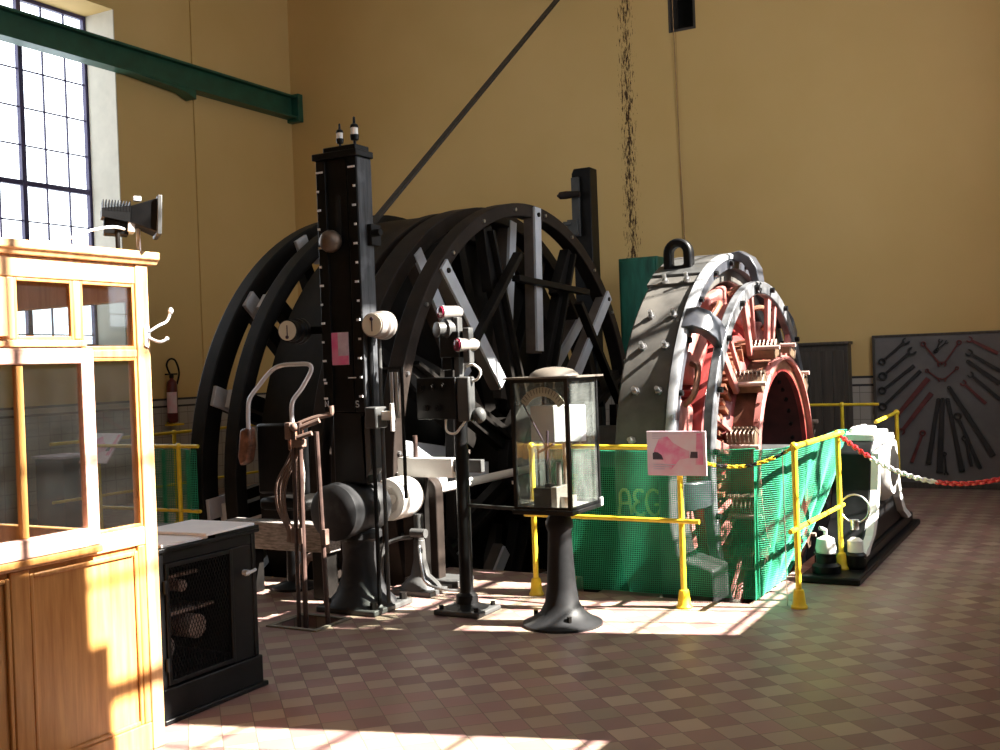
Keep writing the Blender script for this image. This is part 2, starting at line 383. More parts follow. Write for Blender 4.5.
for i, (a, b, c, d) in enumerate(HB):
    t = group_struct('trim_%d' % (i + 1), (a, YB, c))
    m = Mesh().bx(a - .02, b + .02, YB + .3, YB + .34, c - .02, d + .02)
    build('opening_blackout', m, 'dark', t)  # dark backing added so the bright sky doesn't show through the opening
    f = Mesh().bx(a, a + .03, YB - .004, YB + .3, c, d).bx(b - .03, b, YB - .004, YB + .3, c, d).bx(a + .03, b - .03, YB - .004, YB + .3, c, c + .03).bx(a + .03, b - .03, YB - .004, YB + .3, d - .03, d)
    build('opening_frame', f, 'dark_wood', t)

def steel_window(n, x, y0, y1, blocker=None, hw=.032):
    t = group_struct('window_%d' % n, (x, (y0 + y1) / 2, SILL))
    fr = Mesh(); w = .05
    fr.bx(x - .03, x + .03, y0, y0 + w, SILL, TOP).bx(x - .03, x + .03, y1 - w, y1, SILL, TOP)
    fr.bx(x - .03, x + .03, y0 + w, y1 - w, SILL, SILL + w).bx(x - .03, x + .03, y0 + w, y1 - w, TOP - w, TOP)
    bay = (y1 - y0) / 4
    for k in (1, 2, 3): fr.bx(x - .03, x + .03, y0 + bay * k - hw, y0 + bay * k + hw, SILL + w, TOP - w)
    zt = 4.05
    for k in range(4): fr.bx(x - .028, x + .028, y0 + bay * k + .04, y0 + bay * (k + 1) - .04, zt - hw, zt + hw)
    build('window_frame', fr, 'window_frame', t)
    g = Mesh()
    for k in range(4):
        for q in (1, 2): g.bx(x - .012, x + .012, y0 + bay * (k + q / 3) - hw / 4, y0 + bay * (k + q / 3) + hw / 4, SILL + w, TOP - w)
    for z in (2.185, 2.65, 3.117, 3.583, 4.517, 4.984, 5.45, 5.917): g.bx(x - .0125, x + .0125, y0 + w, y1 - w, z - hw / 4, z + hw / 4)
    build('glazing_bars', g, 'window_frame', t)
    p = Mesh().bx(x - .002, x + .002, y0 + .01, y1 - .01, SILL + .01, TOP - .01)
    build('window_pane', p, 'glass', t)
    if blocker: build('added_shadow_blocker', Mesh().bx(x - .075, x - .045, blocker[0], blocker[1], blocker[2], blocker[3]).bx(x - .075, x - .045, blocker[1], blocker[1] + .10, blocker[2], blocker[3] - .36), 'dark_wood', t)  # unseen board added to throw the shadow on the cabin's lower panel
steel_window(1, -11.48, *WL[0])
for i, (a, b) in enumerate(WR): steel_window(2 + i, XR + .11, a, b, (.92, 4.22, 2.08, 4.56) if i == 1 else None, .02)
sl = Mesh().bx(-11.42, XL + .03, 5.8, 10.0, SILL - .05, SILL)
struct(build('trim_3', sl, 'ceiling', bevel=.006))
struct(build('trim_4', Mesh().bx(-11.44, XL - .004, 9.895, 9.912, SILL, TOP), 'reveal'))

# crane runway girder along the left wall
t = thing('crane_girder', 'dark green steel girder running high along the left wall past the window', 'girder', (-10.73, 4, 5.53))
m = Mesh().bx(-10.90, -10.70, YF + .05, 13.24, 5.53, 5.56).bx(-10.90, -10.70, YF + .05, 13.24, 5.84, 5.87).bx(-10.81, -10.79, YF + .05, 13.22, 5.56, 5.84)
build('i_beam', m, 'beam', t)
build('end_plate', Mesh().bx(-10.902, -10.67, 13.24, 13.35, 5.48, 5.91), 'beam', t, bevel=.006)
build('bracket', Mesh().prism([(11.1, 5.53), (11.1, 5.40), (10.9, 5.47), (9.98, 5.53)], lambda a, b, h: (h, a, b), -10.90, -10.71), 'beam', t)

# ------------------------------------------------------------------ winding drum (bobbin reel), axis along X
YC, ZS = 9.09, .68
def radial(m, a, r0, r1, w0, w1, x0, x1):
    a = radians(a); d = (cos(a), sin(a)); q = (-sin(a), cos(a))
    P = lambda r, w, x: (x, YC + d[0] * r + q[0] * w, ZS + d[1] * r + q[1] * w)
    return m.hexa([P(r0, -w0 / 2, x0), P(r0, w0 / 2, x0), P(r0, w0 / 2, x1), P(r0, -w0 / 2, x1), P(r1, -w1 / 2, x0), P(r1, w1 / 2, x0), P(r1, w1 / 2, x1), P(r1, -w1 / 2, x1)])
def pol(a, r, x): a = radians(a); return (x, YC + r * cos(a), ZS + r * sin(a))
D = thing('winding_drum', 'huge dark spoked winding drum with pale grey battens behind the indicator column', 'winding drum', (-5.6, YC, -1.76))
def rim(x0, x1, r0, r1, mt='iron', lip=True):
    m = Mesh().ring(x0, x1, r0, r1, YC, ZS, 128)
    o = build('rim', m, mt, D, bevel=.008)
    return o
rN = rim(-4.755, -4.61, 2.30, 2.42, 'brown_iron'); rM = rim(-5.20, -5.0, 2.29, 2.42, 'brown_iron')
rK = rim(-5.42, -5.30, 2.15, 2.405, 'brown_iron'); rB = rim(-6.26, -6.13, 2.33, 2.46); rA = rim(-6.63, -6.49, 2.28, 2.47)
for k in range(24): a = 8 + k * 15; p = pol(a, 2.36, -4.61); build('bolt', Mesh().cyl(p, (p[0] + .018, p[1], p[2]), .016, n=8), 'steel', rN)
build('drum_shell', Mesh().ring(-5.95, -5.43, .3, 2.385, YC, ZS, 128), 'iron', D)
build('drum_core', Mesh().cyl((-6.7, YC, ZS), (-4.45, YC, ZS), .42, n=40), 'iron', D)
build('hub', Mesh().lathe((-4.72, YC, ZS), (1, 0, 0), [(.62, 0), (.62, .10), (.45, .16), (.36, .34), (.2, .34)], 40), 'iron', D, bevel=.006)
build('shaft', Mesh().cyl((-7.7, YC, ZS), (-1.9, YC, ZS), .17, n=32), 'grey_paint', D)
for k in range(8):
    a = 133 - 45 * k
    sp = build('spoke', radial(Mesh(), a, 1.02, 2.39, .13, .13, -4.70, -4.60), 'spoke_wood', D, bevel=.004)
    bt = build('batten', radial(Mesh(), a, 1.04, 2.40, .125, .125, -4.60, -4.575), 'batten', sp, bevel=.003); bt['label'] = 'pale grey facing batten'
    p = pol(a, 2.33, -4.575); build('batten_bolt', Mesh().cyl(p, (p[0] + .014, p[1], p[2]), .022, n=8), 'iron', sp)
    b = 109.5 - 45 * k
    ar = radial(Mesh(), b, .5, 1.72, .22, .17, -4.76, -4.66); radial(ar, b, 1.72, 2.27, .30, .14, -4.76, -4.66); radial(ar, b, .6, 2.24, .035, .035, -4.66, -4.60)
    build('arm', ar, 'iron', D, bevel=.004)
    p0, p1 = pol(b - 4.5, 1.76, -4.555), pol(b - 53, 1.96, -4.555)
    build('tie_bar', Mesh().bar(p0, p1, .055, .085, (1, 0, 0)), 'iron', D, bevel=.004)
    a2 = 126 - 45 * k
    sp = build('spoke', radial(Mesh(), a2, .6, 2.33, .13, .13, -5.14, -5.02), 'spoke_wood', D, bevel=.004)
    bt = build('batten', radial(Mesh(), a2, 1.04, 2.36, .125, .125, -5.02, -4.99), 'batten', sp); bt['label'] = 'pale grey facing batten'
    radial_m = radial(Mesh(), a2 - 20, .5, 2.30, .20, .10, -5.14, -5.04)
    build('arm', radial_m, 'iron', D, bevel=.004)
for k in range(16):
    a = 117 + 22.5 * k
    sp = build('spoke', radial(Mesh(), a, .40, 2.32, .24, .13, -6.60, -6.50), 'iron', D, bevel=.004) if k % 2 == 0 else build('spoke', radial(Mesh(), a, 1.3, 2.32, .18, .12, -6.60, -6.50), 'iron', D, bevel=.004)
    c = build('clamp_block', radial(Mesh(), a, 2.20, 2.44, .17, .17, -6.49, -6.455), 'batten', sp, bevel=.004); c['label'] = 'pale grey block'
    s2 = build('spoke', radial(Mesh(), a + .5, .8, 2.36, .18, .12, -6.25, -6.14), 'iron', D, bevel=.004)
    c = build('clamp_block', radial(Mesh(), a + .5, 2.20, 2.42, .15, .15, -6.34, -6.262), 'batten', s2, bevel=.004); c['label'] = 'pale grey block'
# hoisting rope
ta = radians(90 + 37.6); RR = 2.178; ty, tz = YC + RR * cos(ta), ZS + RR * sin(ta)
m = Mesh().ring(-6.10, -5.98, .6, RR - .02, YC, ZS, 96); pts = []
for k in range(40): a = radians(400 - (400 - degrees(ta)) * k / 39); pts.append((-6.04, YC + RR * cos(a), ZS + RR * sin(a)))
pts.append((-6.04, 13.64, tz + (13.64 - ty) * math.tan(radians(37.6))))
for k in range(len(pts) - 1): m.bar(pts[k], pts[k + 1], .07, .03)
tag(build('hoisting_rope', m, 'rope', smooth=0), 'flat dark hoisting rope slanting up from the drum to the back wall', 'rope')

# drum pedestal bearings in the pit and the brake post behind
t = thing('bearing_pedestal', 'dark bearing pedestal carrying the shaft in the pit at the left of the drum', 'bearing', (-7.35, YC, -2.2))
build('pedestal', Mesh().prism([(YC - .7, -2.2), (YC + .7, -2.2), (YC + .35, ZS), (YC - .35, ZS)], lambda a, b, h: (h, a, b), -7.6, -7.1), 'iron', t, bevel=.01)
build('bearing_cap', Mesh().cyl((-7.6, YC, ZS), (-7.1, YC, ZS), .33, n=32), 'iron', t)
t = thing('bearing_pedestal', 'dark bearing pedestal between the spoked drum and the grey motor', 'bearing', (-3.75, YC, -2.2))
build('pedestal', Mesh().prism([(YC - .8, -2.2), (YC + .8, -2.2), (YC + .8, -.3), (YC + .34, ZS), (YC - .34, ZS), (YC - .8, -.3)], lambda a, b, h: (h, a, b), -4.0, -3.5), 'iron', t, bevel=.01)
build('bearing_cap', Mesh().lathe((-4.02, YC, ZS), (1, 0, 0), [(.3, 0), (.34, .05), (.34, .5), (.3, .55)], 32), 'grey_paint', t)

t = thing('brake_post', 'tall black steel post rising behind the right side of the drum', 'post', (-5.46, 12.3, 0))
build('column', Mesh().prism([(-5.61, 3.93), (-5.58, 3.99), (-5.36, 3.99), (-5.35, 0), (-5.61, 0)], lambda a, b, h: (a, h, b), 12.2, 12.42), 'black', t, bevel=.01)
pl = build('bracket_plate', Mesh().bx(-5.605, -5.50, 12.165, 12.2, 3.15, 3.88), 'grey_paint', t, bevel=.006); pl['label'] = 'grey bracket plate'
build('bracket_plate', Mesh().bx(-5.66, -5.52, 12.13, 12.165, 3.16, 3.36).cyl((-5.70, 12.1, 3.31), (-5.62, 12.15, 3.31), .03), 'grey_paint', t, bevel=.006)
build('pin', Mesh().lathe((-5.76, 12.08, 3.66), (1, .1, 0), [(.004, 0), (.045, .04), (.05, .12), (.035, .3)], 16), 'brown_iron', t)
t = thing('steel_cabinet', 'tall sea-green steel cabinet against the back wall behind the motor', 'cabinet', (-4.9, 12.7, 0))
build('body', Mesh().bx(-5.15, -4.64, 12.5, 12.9, 0, 2.865), 'green_steel', t, bevel=.012)
build('door', Mesh().bx(-5.12, -4.67, 12.475, 12.5, .1, 2.83), 'green_steel', t, bevel=.004)
build('handle', Mesh().bx(-4.72, -4.70, 12.44, 12.475, 1.2, 1.34), 'black', t)
tag(build('hanging_wire', Mesh().tube(bez([(-4.625, 13.32, 6.9), (-4.615, 13.32, 5.8), (-4.59, 13.33, 4.2), (-4.565, 13.33, 3.1), (-4.56, 13.33, 2.2)], 6), .006, 6), 'rusty_wire'), 'thin rusty wire hanging down the back wall from the dark rope opening', 'wire')

# ------------------------------------------------------------------ winding motor
MO = thing('winding_motor', 'big grey direct-current winding motor with red rotor inside green net', 'motor', (-2.9, YC, -1.12))
st = build('stator', Mesh().ring(-3.11, -2.72, 1.56, 1.765, YC, ZS, 128), 'stator', MO, bevel=.015)
build('top_segment', Mesh().ring(-3.12, -2.70, 1.76, 1.80, YC, ZS, 40, 58, 117.5), 'grey_paint', st, bevel=.008)
build('joint_strip', Mesh().ring(-3.12, -2.70, 1.755, 1.787, YC, ZS, 6, 118.3, 122), 'stator', st, bevel=.004)
fl = build('front_flange', Mesh().lathe((-2.72, YC, ZS), (1, 0, 0), [(1.765, 0), (1.80, .012), (1.80, .05), (1.785, .075), (1.752, .075), (1.752, 0)], 128, cap=False), 'flange', MO)
build('flange_face', Mesh().ring(-2.72, -2.655, 1.67, 1.752, YC, ZS, 128), 'dark_paint', fl)
fl['label'] = 'silver front flange'
for k in range(24): p = pol(7 + 15 * k, 1.715, -2.655); build('bolt', Mesh().cyl(p, (p[0] + .03, p[1], p[2]), .024, n=6), 'black', fl)
for a in (121, 135, 145, 157, 169):
    for x in (-2.97, -2.79):
        r = 1.79 if a == 121 else 1.765; p0, p1 = pol(a, r - .02, x), pol(a, r + .07, x)
        b = build('bolt', Mesh().cyl(p0, p1, .016, n=10).cyl(pol(a, r - .01, x), pol(a, r + .022, x), .03, n=6), 'steel', st)
# lifting eye
E0 = Vector((-2.94, 8.42, 2.285))
m = Mesh()
pr_o = [(-.12, -.02), (.12, -.02), (.12, .17)] + [(.12 * cos(radians(a)), .17 + .12 * sin(radians(a))) for a in range(15, 180, 15)] + [(-.12, .17)]
pr_i = [(-.05, .07), (.05, .07), (.05, .17)] + [(.05 * cos(radians(a)), .17 + .05 * sin(radians(a))) for a in range(15, 180, 15)] + [(-.05, .17)]
n = len(pr_o); vs = []
for yy in (-.05, .05):
    for q in pr_o + pr_i: vs.append((E0.x + q[0], E0.y + yy, E0.z + q[1]))
fs = []
for k in range(n):
    k2 = (k + 1) % n
    fs += [(k, k2, n + k2, n + k), (2 * n + k2, 2 * n + k, 3 * n + k, 3 * n + k2), (k2, k, 2 * n + k, 2 * n + k2), (n + k, n + k2, 3 * n + k2, 3 * n + k)]
m.add(vs, fs)
build('lifting_eye', m, 'black', MO, bevel=.018)
# raised lettering low on the stator body
def strokes(letters, h, pos, r):
    m = Mesh()
    for ch, ox in letters:
        for line in GLYPH[ch]:
            m.tube([pos(ox + x * h, y * h) for x, y in line], r, 6)
    return m
arc = lambda cx, cy, rx, ry, a0, a1, n=10: [(cx + rx * cos(radians(a0 + (a1 - a0) * k / n)), cy + ry * sin(radians(a0 + (a1 - a0) * k / n))) for k in range(n + 1)]
GLYPH = {
    'A': [[(0, 0), (.08, .45)] + arc(.27, .72, .19, .26, 170, 10) + [(.50, .4), (.54, 0)], [(.06, .42), (.50, .46)]],
    'E': [arc(.28, .74, .22, .24, 40, 262), arc(.28, .26, .26, .26, 95, 320)],
    'G': [arc(.32, .5, .30, .5, 45, 330, 18) + [(.62, .42), (.36, .42)]],
    'N': [[(0, 0), (0, 1), (.6, 0), (.6, 1)]],
    'S': [arc(.3, .75, .27, .25, 20, 250, 10) + arc(.3, .25, .28, .25, 75, -160, 10)],
}
def on_stator(u, v):
    a = 183.5 + degrees((-v + .09) / 1.765) ; p = pol(a, 1.775, -3.08 + u); return p
build('raised_lettering', strokes([('A', 0), ('E', .115), ('G', .215)], .185, on_stator, .012), 'olive', st)
# poles and coils inside the frame
for k in range(12):
    a = 15 + 30 * k
    co = build('field_coil', radial(Mesh(), a, 1.22, 1.52, .46, .50, -3.18, -2.70), 'pink', MO, bevel=.03)
    build('pole_shoe', radial(Mesh(), a, 1.13, 1.23, .52, .56, -3.16, -2.74), 'red', co, bevel=.012)
    build('coil_lead', Mesh().tube(bez([pol(a + 8, 1.46, -2.70), pol(a + 11, 1.50, -2.62), pol(a + 19, 1.50, -2.62), pol(a + 22, 1.46, -2.70)], 6), .025, 8), 'copper', co)
ro = build('rotor', Mesh().lathe((-3.30, YC, ZS), (1, 0, 0), [(.9, 0), (1.10, .0), (1.10, .62), (1.02, .70), (.95, .78), (.90, .80)], 96, cap=False), 'red', MO)
m = Mesh()
for k in range(96): radial(m, k * 3.75, .93, 1.06, .0305, .0347, -2.68, -2.52 - .03 * (k % 2))
build('armature_risers', m, 'copper', ro, smooth=0)
build('commutator', Mesh().ring(-2.55, -2.31, .80, .885, YC, ZS, 96), 'copper', ro)
build('inner_sleeve', Mesh().ring(-2.90, -2.34, .78, .884, YC, ZS, 96), 'dark_red', ro)
build('inner_lip', Mesh().ring(-2.34, -2.30, .785, .805, YC, ZS, 96), 'red', ro)
cr = build('clamp_ring', Mesh().lathe((-2.33, YC, ZS), (1, 0, 0), [(.885, -.2), (.885, .065), (.908, .065), (.918, .05), (.918, 0), (.89, 0)], 96, cap=False), 'pink', ro, smooth=30)
m = Mesh()
for k in range(36):
    p = pol(k * 10 + 3, .79, -2.42); q = pol(k * 10 + 3, .755, -2.42); build('bolt', Mesh().cyl(p, q, .017, n=6), 'iron', cr)
    p = pol(k * 10 + 3, .915, -2.30); q = pol(k * 10 + 3, .94, -2.30); build('bolt', Mesh().cyl(p, q, .015, n=6), 'pink', cr)
build('rotor_web', Mesh().ring(-2.98, -2.90, .17, .9, YC, ZS, 64), 'iron', ro)
# brush rocker ring with its bracket arms and brush gear
bk = build('brush_ring', Mesh().ring(-2.515, -2.44, 1.44, 1.55, YC, ZS, 128), 'rocker', MO, bevel=.012)
m = Mesh()
for k in range(20):
    p = pol(9 + 18 * k, 1.50, -2.44); build('bolt', Mesh().cyl(p, (p[0] + .035, p[1], p[2]), .024, n=6), 'black', bk)
def on_ring(a0):
    return lambda u, v: pol(a0 - degrees(u / 1.47), 1.45 + v, -2.438)
build('raised_lettering', strokes([('A', 0), ('E', .08), ('G', .155)], .085, on_ring(100.5), .006), 'black', bk)
for a in (91, 137, 182, 227, 272, 317, 2, 46):
    w = 3.3; m = Mesh()
    prof = [(-2.70, 1.80), (-2.60, 1.815), (-2.51, 1.76), (-2.455, 1.66), (-2.44, 1.54), (-2.50, 1.52), (-2.53, 1.64), (-2.58, 1.715), (-2.70, 1.74)]
    n = len(prof); vs = []
    for q in (a - w, a - w / 2, a, a + w / 2, a + w):
        for x, r in prof: vs.append(pol(q, r, x))
    fs = [tuple(range(n - 1, -1, -1)), tuple(4 * n + k for k in range(n))]
    for s_ in range(4):
        for k in range(n): k2 = (k + 1) % n; fs.append((s_ * n + k, s_ * n + k2, (s_ + 1) * n + k2, (s_ + 1) * n + k))
    build('ring_bracket', m.add(vs, fs), 'dark_paint', MO, bevel=.01, smooth=65)
for k in range(12):
    a = 103 + 30 * k
    ba = build('brush_arm', Mesh(), 'pink', MO) if False else None
    m = Mesh(); radial(m, a + 5.5, .98, 1.47, .07, .09, -2.50, -2.46); radial(m, a - 3, 1.0, 1.45, .03, .05, -2.49, -2.46)
    m.bar(pol(a + 5.5, 1.0, -2.48), pol(a - 1, .97, -2.48), .05, .05, (1, 0, 0))
    ba = build('brush_arm', m, 'pink', MO, bevel=.006)
    hb = build('brush_holder', radial(Mesh(), a, .935, 1.01, .16, .17, -2.51, -2.28), 'brush', ba, bevel=.006)
    m = Mesh()
    for q in range(7):
        x = -2.495 + q * .033; radial(m, a - 4.2, .905, 1.03, .03, .03, x, x + .02); m.tube(bez([pol(a - 3.2, 1.03, x + .01), pol(a - 1, 1.075, x + .01), pol(a + 2, 1.04, x + .01)], 4), .006, 5)
    build('brushes', m, 'brass', hb)
    build('spindle', Mesh().cyl(pol(a + 4, 1.03, -2.50), pol(a + 4, 1.03, -2.24), .018, n=10), 'porcelain', ba)
# foot of the frame resting on the pit edge
build('foot', Mesh().prism([(-2.66, .82), (-2.56, .82), (-2.57, .5), (-2.52, .24), (-2.28, .17), (-2.28, -.12), (-2.66, -.12)], lambda a, b, h: (a, h, b), 7.02, 7.36), 'grey_paint', MO, bevel=.02)
build('foot', Mesh().bx(-3.2, -2.3, 10.7, 11.3, -.5, .16), 'grey_paint', MO, bevel=.02)
build('bed_block', Mesh().bx(-3.3, -2.25, 6.93, 7.5, -2.2, -.12).bx(-3.3, -2.25, 10.7, 11.35, -2.2, -.5), 'concrete', MO)

# outboard bearing at the right end of the shaft
t = thing('bearing_pedestal', 'black outboard bearing pedestal with sunlit white-topped housing at the right end of the shaft', 'bearing', (-1.63, YC, 0))
build('bed_plate', Mesh().bx(-1.86, -1.45, 7.62, 10.55, 0, .05).bx(-1.84, -1.50, 8.0, 10.45, .05, .13), 'black', t, bevel=.012)
def flare(k):
    L = [(-1.12, .13), (-1.02, .17), (-.80, .24), (-.62, .38), (-.52, .55), (-.48, ZS), (-.44, .82), (-.26, .93)]
    L = [(y * k, z) for y, z in L]
    return [(YC + y, z) for y, z in L] + [(YC - y, z) for y, z in reversed(L)]
build('pedestal', Mesh().prism(flare(1), lambda a, b, h: (h, a, b), -1.82, -1.53), 'black', t, bevel=.012)
rib = Mesh(); o, i_ = flare(1.0), [(YC + (y - YC) * .84, .13 + (z - .13) * .93) for y, z in flare(1.0)]
for k in range(len(o) - 1):
    P = lambda q, x: (x, q[0], q[1])
    rib.hexa([P(o[k], -1.53), P(o[k + 1], -1.53), P(i_[k + 1], -1.53), P(i_[k], -1.53), P(o[k], -1.475), P(o[k + 1], -1.475), P(i_[k + 1], -1.475), P(i_[k], -1.475)])
r_ = build('pedestal_rib', rib, 'white', t); r_['label'] = 'outer rib coloured white as if sunlit'  # white colour stands for sunlight on the pedestal's edges
build('bearing_shell', Mesh().lathe((-1.86, YC, ZS), (1, 0, 0), [(.2, 0), (.26, .01), (.28, .04), (.28, .34), (.26, .38), (.22, .42), (.2, .42)], 40), 'white', t)
build('bearing_cap', Mesh().bx(-1.80, -1.52, YC - .30, YC + .30, .88, .96).bx(-1.74, -1.58, YC - .12, YC + .12, .96, 1.0).cyl((-1.7, YC - .22, .94), (-1.7, YC - .22, 1.0), .03).cyl((-1.7, YC + .22, .94), (-1.7, YC + .22, 1.0), .03), 'white', t, bevel=.012)
build('end_cover', Mesh().lathe((-1.5, YC, ZS), (1, 0, 0), [(.17, 0), (.17, .06), (.1, .09)], 32), 'iron', t)
t = thing('oil_pump', 'small black and white oil pump on the bed plate beside the net', 'pump', (-1.71, 7.80, .05))
build('pump_body', Mesh().lathe((-1.71, 7.80, .05), (0, 0, 1), [(.10, 0), (.10, .05), (.07, .07), (.07, .13), (.085, .14)], 24), 'black', t)
build('oil_glass', Mesh().lathe((-1.71, 7.80, .19), (0, 0, 1), [(.065, 0), (.072, .03), (.06, .10), (.02, .12)], 24), 'white', t)
build('spout', Mesh().tube([(-1.71, 7.80, .3), (-1.71, 7.80, .35), (-1.74, 7.76, .37)], .014), 'white', t)
t = thing('oil_filter', 'round black oil filter with white cap standing on the bed plate before the bearing pedestal', 'oil filter', (-1.545, 8.0, .05))
build('bowl', Mesh().lathe((-1.545, 8.0, .05), (0, 0, 1), [(.06, 0), (.075, .02), (.075, .1), (.05, .12)], 20), 'black', t)
build('cap', Mesh().lathe((-1.545, 8.0, .17), (0, 0, 1), [(.055, 0), (.055, .08), (.03, .1)], 20), 'white', t)
build('hand_wheel', Mesh().tube([(-1.54 + .1 * cos(radians(a)), 8.0, .48 + .1 * sin(radians(a))) for a in range(0, 360, 15)], .007, 6, True).cyl((-1.545, 8.0, .33), (-1.545, 8.0, .40), .03), 'steel', t)

# ------------------------------------------------------------------ depth indicator column
T = thing('depth_indicator', 'tall black depth indicator column with white tick marks and two gauges', 'depth indicator', (-4.37, 5.85, 0))
XI = -4.37
bp = build('base_plate', Mesh().bx(-4.60, -4.12, 5.69, 6.14, 0, .04), 'grey_paint', T, bevel=.01)
m = Mesh()
for x, y in ((-4.54, 5.74), (-4.16, 5.74), (-4.16, 6.08), (-4.54, 6.08)): build('anchor_bolt', Mesh().cyl((x, y, .03), (x, y, .085), .026, n=6), 'iron', bp)
build('pedestal', Mesh().lathe((XI, 5.9, .04), (0, 0, 1), [(.235, 0), (.225, .02), (.17, .08), (.135, .18), (.12, .3), (.125, .42), (.15, .44), (.15, .48), (.13, .50)], 36), 'gear_paint', T)
gb = build('gear_housing', Mesh().lathe((XI, 5.62, ZS), (0, 1, 0), [(.10, -.03), (.16, -.02), (.185, 0), (.19, .06), (.18, .09), (.175, .30), (.19, .34), (.17, .42), (.10, .46)], 36), 'gear_paint', T)
cp = build('coupling', Mesh().lathe((-4.39, 6.26, ZS), (0, 1, 0), [(.05, .06), (.08, .06), (.10, 0), (.145, 0), (.15, .04), (.15, .22), (.135, .27), (.05, .28)], 40), 'white', T); cp['label'] = 'white drive coupling'
build('drive_shaft', Mesh().cyl((-4.39, 6.05, ZS), (-4.39, 8.85, ZS), .035, n=16), 'white', T)
build('lower_housing', Mesh().bx(-4.47, -4.20, 5.78, 5.94, .85, 1.33), 'black', T, bevel=.01)
build('side_web', Mesh().prism([(-4.24, 1.30), (-4.17, 1.30), (-4.17, .95), (-4.22, .88)], lambda a, b, h: (a, h, b), 5.78, 5.92), 'grey_paint', T)
build('side_column', Mesh().bx(-4.51, -4.435, 5.75, 5.915, 1.33, 3.0), 'black', T, bevel=.004)
build('side_column', Mesh().bx(-4.255, -4.18, 5.75, 5.915, 1.33, 3.0), 'black', T, bevel=.004)
sp = build('side_plate', Mesh().bx(-4.18, -4.174, 5.756, 5.91, 1.34, 2.99), 'sunlit_worn_grey', T); sp['label'] = 'worn grey side face of the column, lightened as if sunlit'  # added plate: worn face with the sunlight put into its lighter colour
fp = build('front_panel', Mesh().bx(-4.435, -4.272, 5.765, 5.80, 1.33, 3.0), 'black', T, bevel=.003)
build('panel_slot', Mesh().prism([(-4.365, 2.45), (-4.325, 2.45), (-4.325, 2.74)] + [(-4.345 + .02 * cos(radians(a)), 2.74 + .02 * sin(radians(a))) for a in range(0, 181, 30)], lambda a, b, h: (a, h, b), 5.760, 5.766), 'dark', fp)
build('top_cap', Mesh().bx(-4.53, -4.165, 5.735, 5.93, 3.0, 3.045).bx(-4.45, -4.185, 5.755, 5.91, 3.045, 3.08), 'black', T, bevel=.006)
for x, z, s in ((-4.36, 3.08, .85), (-4.24, 3.08, 1.0)):
    oc = build('oil_cup', Mesh().lathe((x, 5.83, z), (0, 0, 1), [(.01 * s, 0), (.01 * s, .035 * s), (.026 * s, .04 * s), (.03 * s, .06 * s), (.03 * s, .075 * s)], 16), 'black', T)
    build('cup_glass', Mesh().lathe((x, 5.83, z + .075 * s), (0, 0, 1), [(.025 * s, 0), (.025 * s, .045 * s)], 16), 'white', oc)
    build('cup_lid', Mesh().lathe((x, 5.83, z + .12 * s), (0, 0, 1), [(.03 * s, 0), (.025 * s, .02 * s), (.01 * s, .03 * s), (.008 * s, .07 * s), (.003, .075 * s)], 16), 'black', oc)
m = Mesh(); m2 = Mesh()
for k in range(13):
    z = 2.92 - k * .125; w = .036 if k == 0 else (.018 if k % 2 == 0 else .011); h = .007 if k else .006
    build('tick_mark', Mesh().bx(-4.505, -4.505 + w * 1.5, 5.742, 5.75, z - h, z + h), 'white_plastic', T); build('tick_mark', Mesh().bx(-4.19 - w * 1.5, -4.19, 5.742, 5.75, z + .01 - h, z + .01 + h), 'white_plastic', T)
build('tick_mark', Mesh().bx(-4.50, -4.48, 5.742, 5.75, 1.515, 1.53), 'white_plastic', T); build('tick_mark', Mesh().bx(-4.30, -4.24, 5.742, 5.75, 1.55, 1.557), 'white_plastic', T)
build('letter', strokes([('N', 0)], .04, lambda u, v: (-4.50 + u, 5.748, 1.365 + v), .004), 'batten', T)
build('letter', strokes([('S', 0)], .04, lambda u, v: (-4.25 + u, 5.748, 1.36 + v), .004), 'batten', T)
build('bell', Mesh().sph((-4.37, 5.70, 2.452), .075).cyl((-4.37, 5.70, 2.45), (-4.37, 5.79, 2.45), .015), 'brass', T)
cd = build('pink_card', Mesh().bx(-4.447, -4.30, 5.757, 5.763, 1.64, 1.855), 'lilac', T)
build('card_print', Mesh().bx(-4.446, -4.385, 5.755, 5.757, 1.641, 1.854).bx(-4.385, -4.30, 5.755, 5.757, 1.641, 1.70), 'magenta', cd)
def gauge(x, y, z, r, dirx, dark):
    d = Vector((dirx, -1, 0)).normalized(); c = Vector((x, y, z))
    g = build('gauge', Mesh().lathe(c, d, [(r * 1.25, 0), (r * 1.25, .02), (r * 1.12, .03), (r * 1.12, .05), (r * 1.2, .06), (r * 1.2, .075), (r, .085), (r, .14), (r * 1.04, .145), (r * 1.04, .16), (r * .93, .165)], 32), 'black' if dark else 'rose_white', T)
    build('dial', Mesh().cyl(c + d * .164, c + d * .168, r * .92, n=32), 'dial', g)
    s = Vector((-d.y, d.x, 0)) * -1; up = Vector((0, 0, 1)); e = c + d * .17
    build('needle', Mesh().bar(e - up * r * .55, e + up * r * .5, .006, .004, d).cyl(e + up * r * (.5 if not dark else -.6), e + up * r * (.5 if not dark else -.6) + d * .006, r * .16, n=12), 'ink', g)
    return g
M['rose_white'] = mat('nickel_case', (.36, .32, .30), .3, metal=.4, var=.1)
gauge(-4.80, 5.88, 1.885, .073, .16, True); gauge(-4.09, 5.88, 1.89, .076, .10, False)
build('gauge_arm', Mesh().bar((-4.82, 5.9, 1.885), (-4.44, 5.9, 1.885), .03, .05), 'black', T); build('gauge_arm', Mesh().bar((-4.06, 5.9, 1.89), (-4.2, 5.9, 1.89), .03, .05), 'black', T)
cl = build('side_clamp', Mesh().bx(-4.185, -4.14, 5.84, 5.95, 2.42, 2.56).cyl((-4.15, 5.86, 2.5), (-4.08, 5.86, 2.5), .025), 'iron', T, bevel=.004)
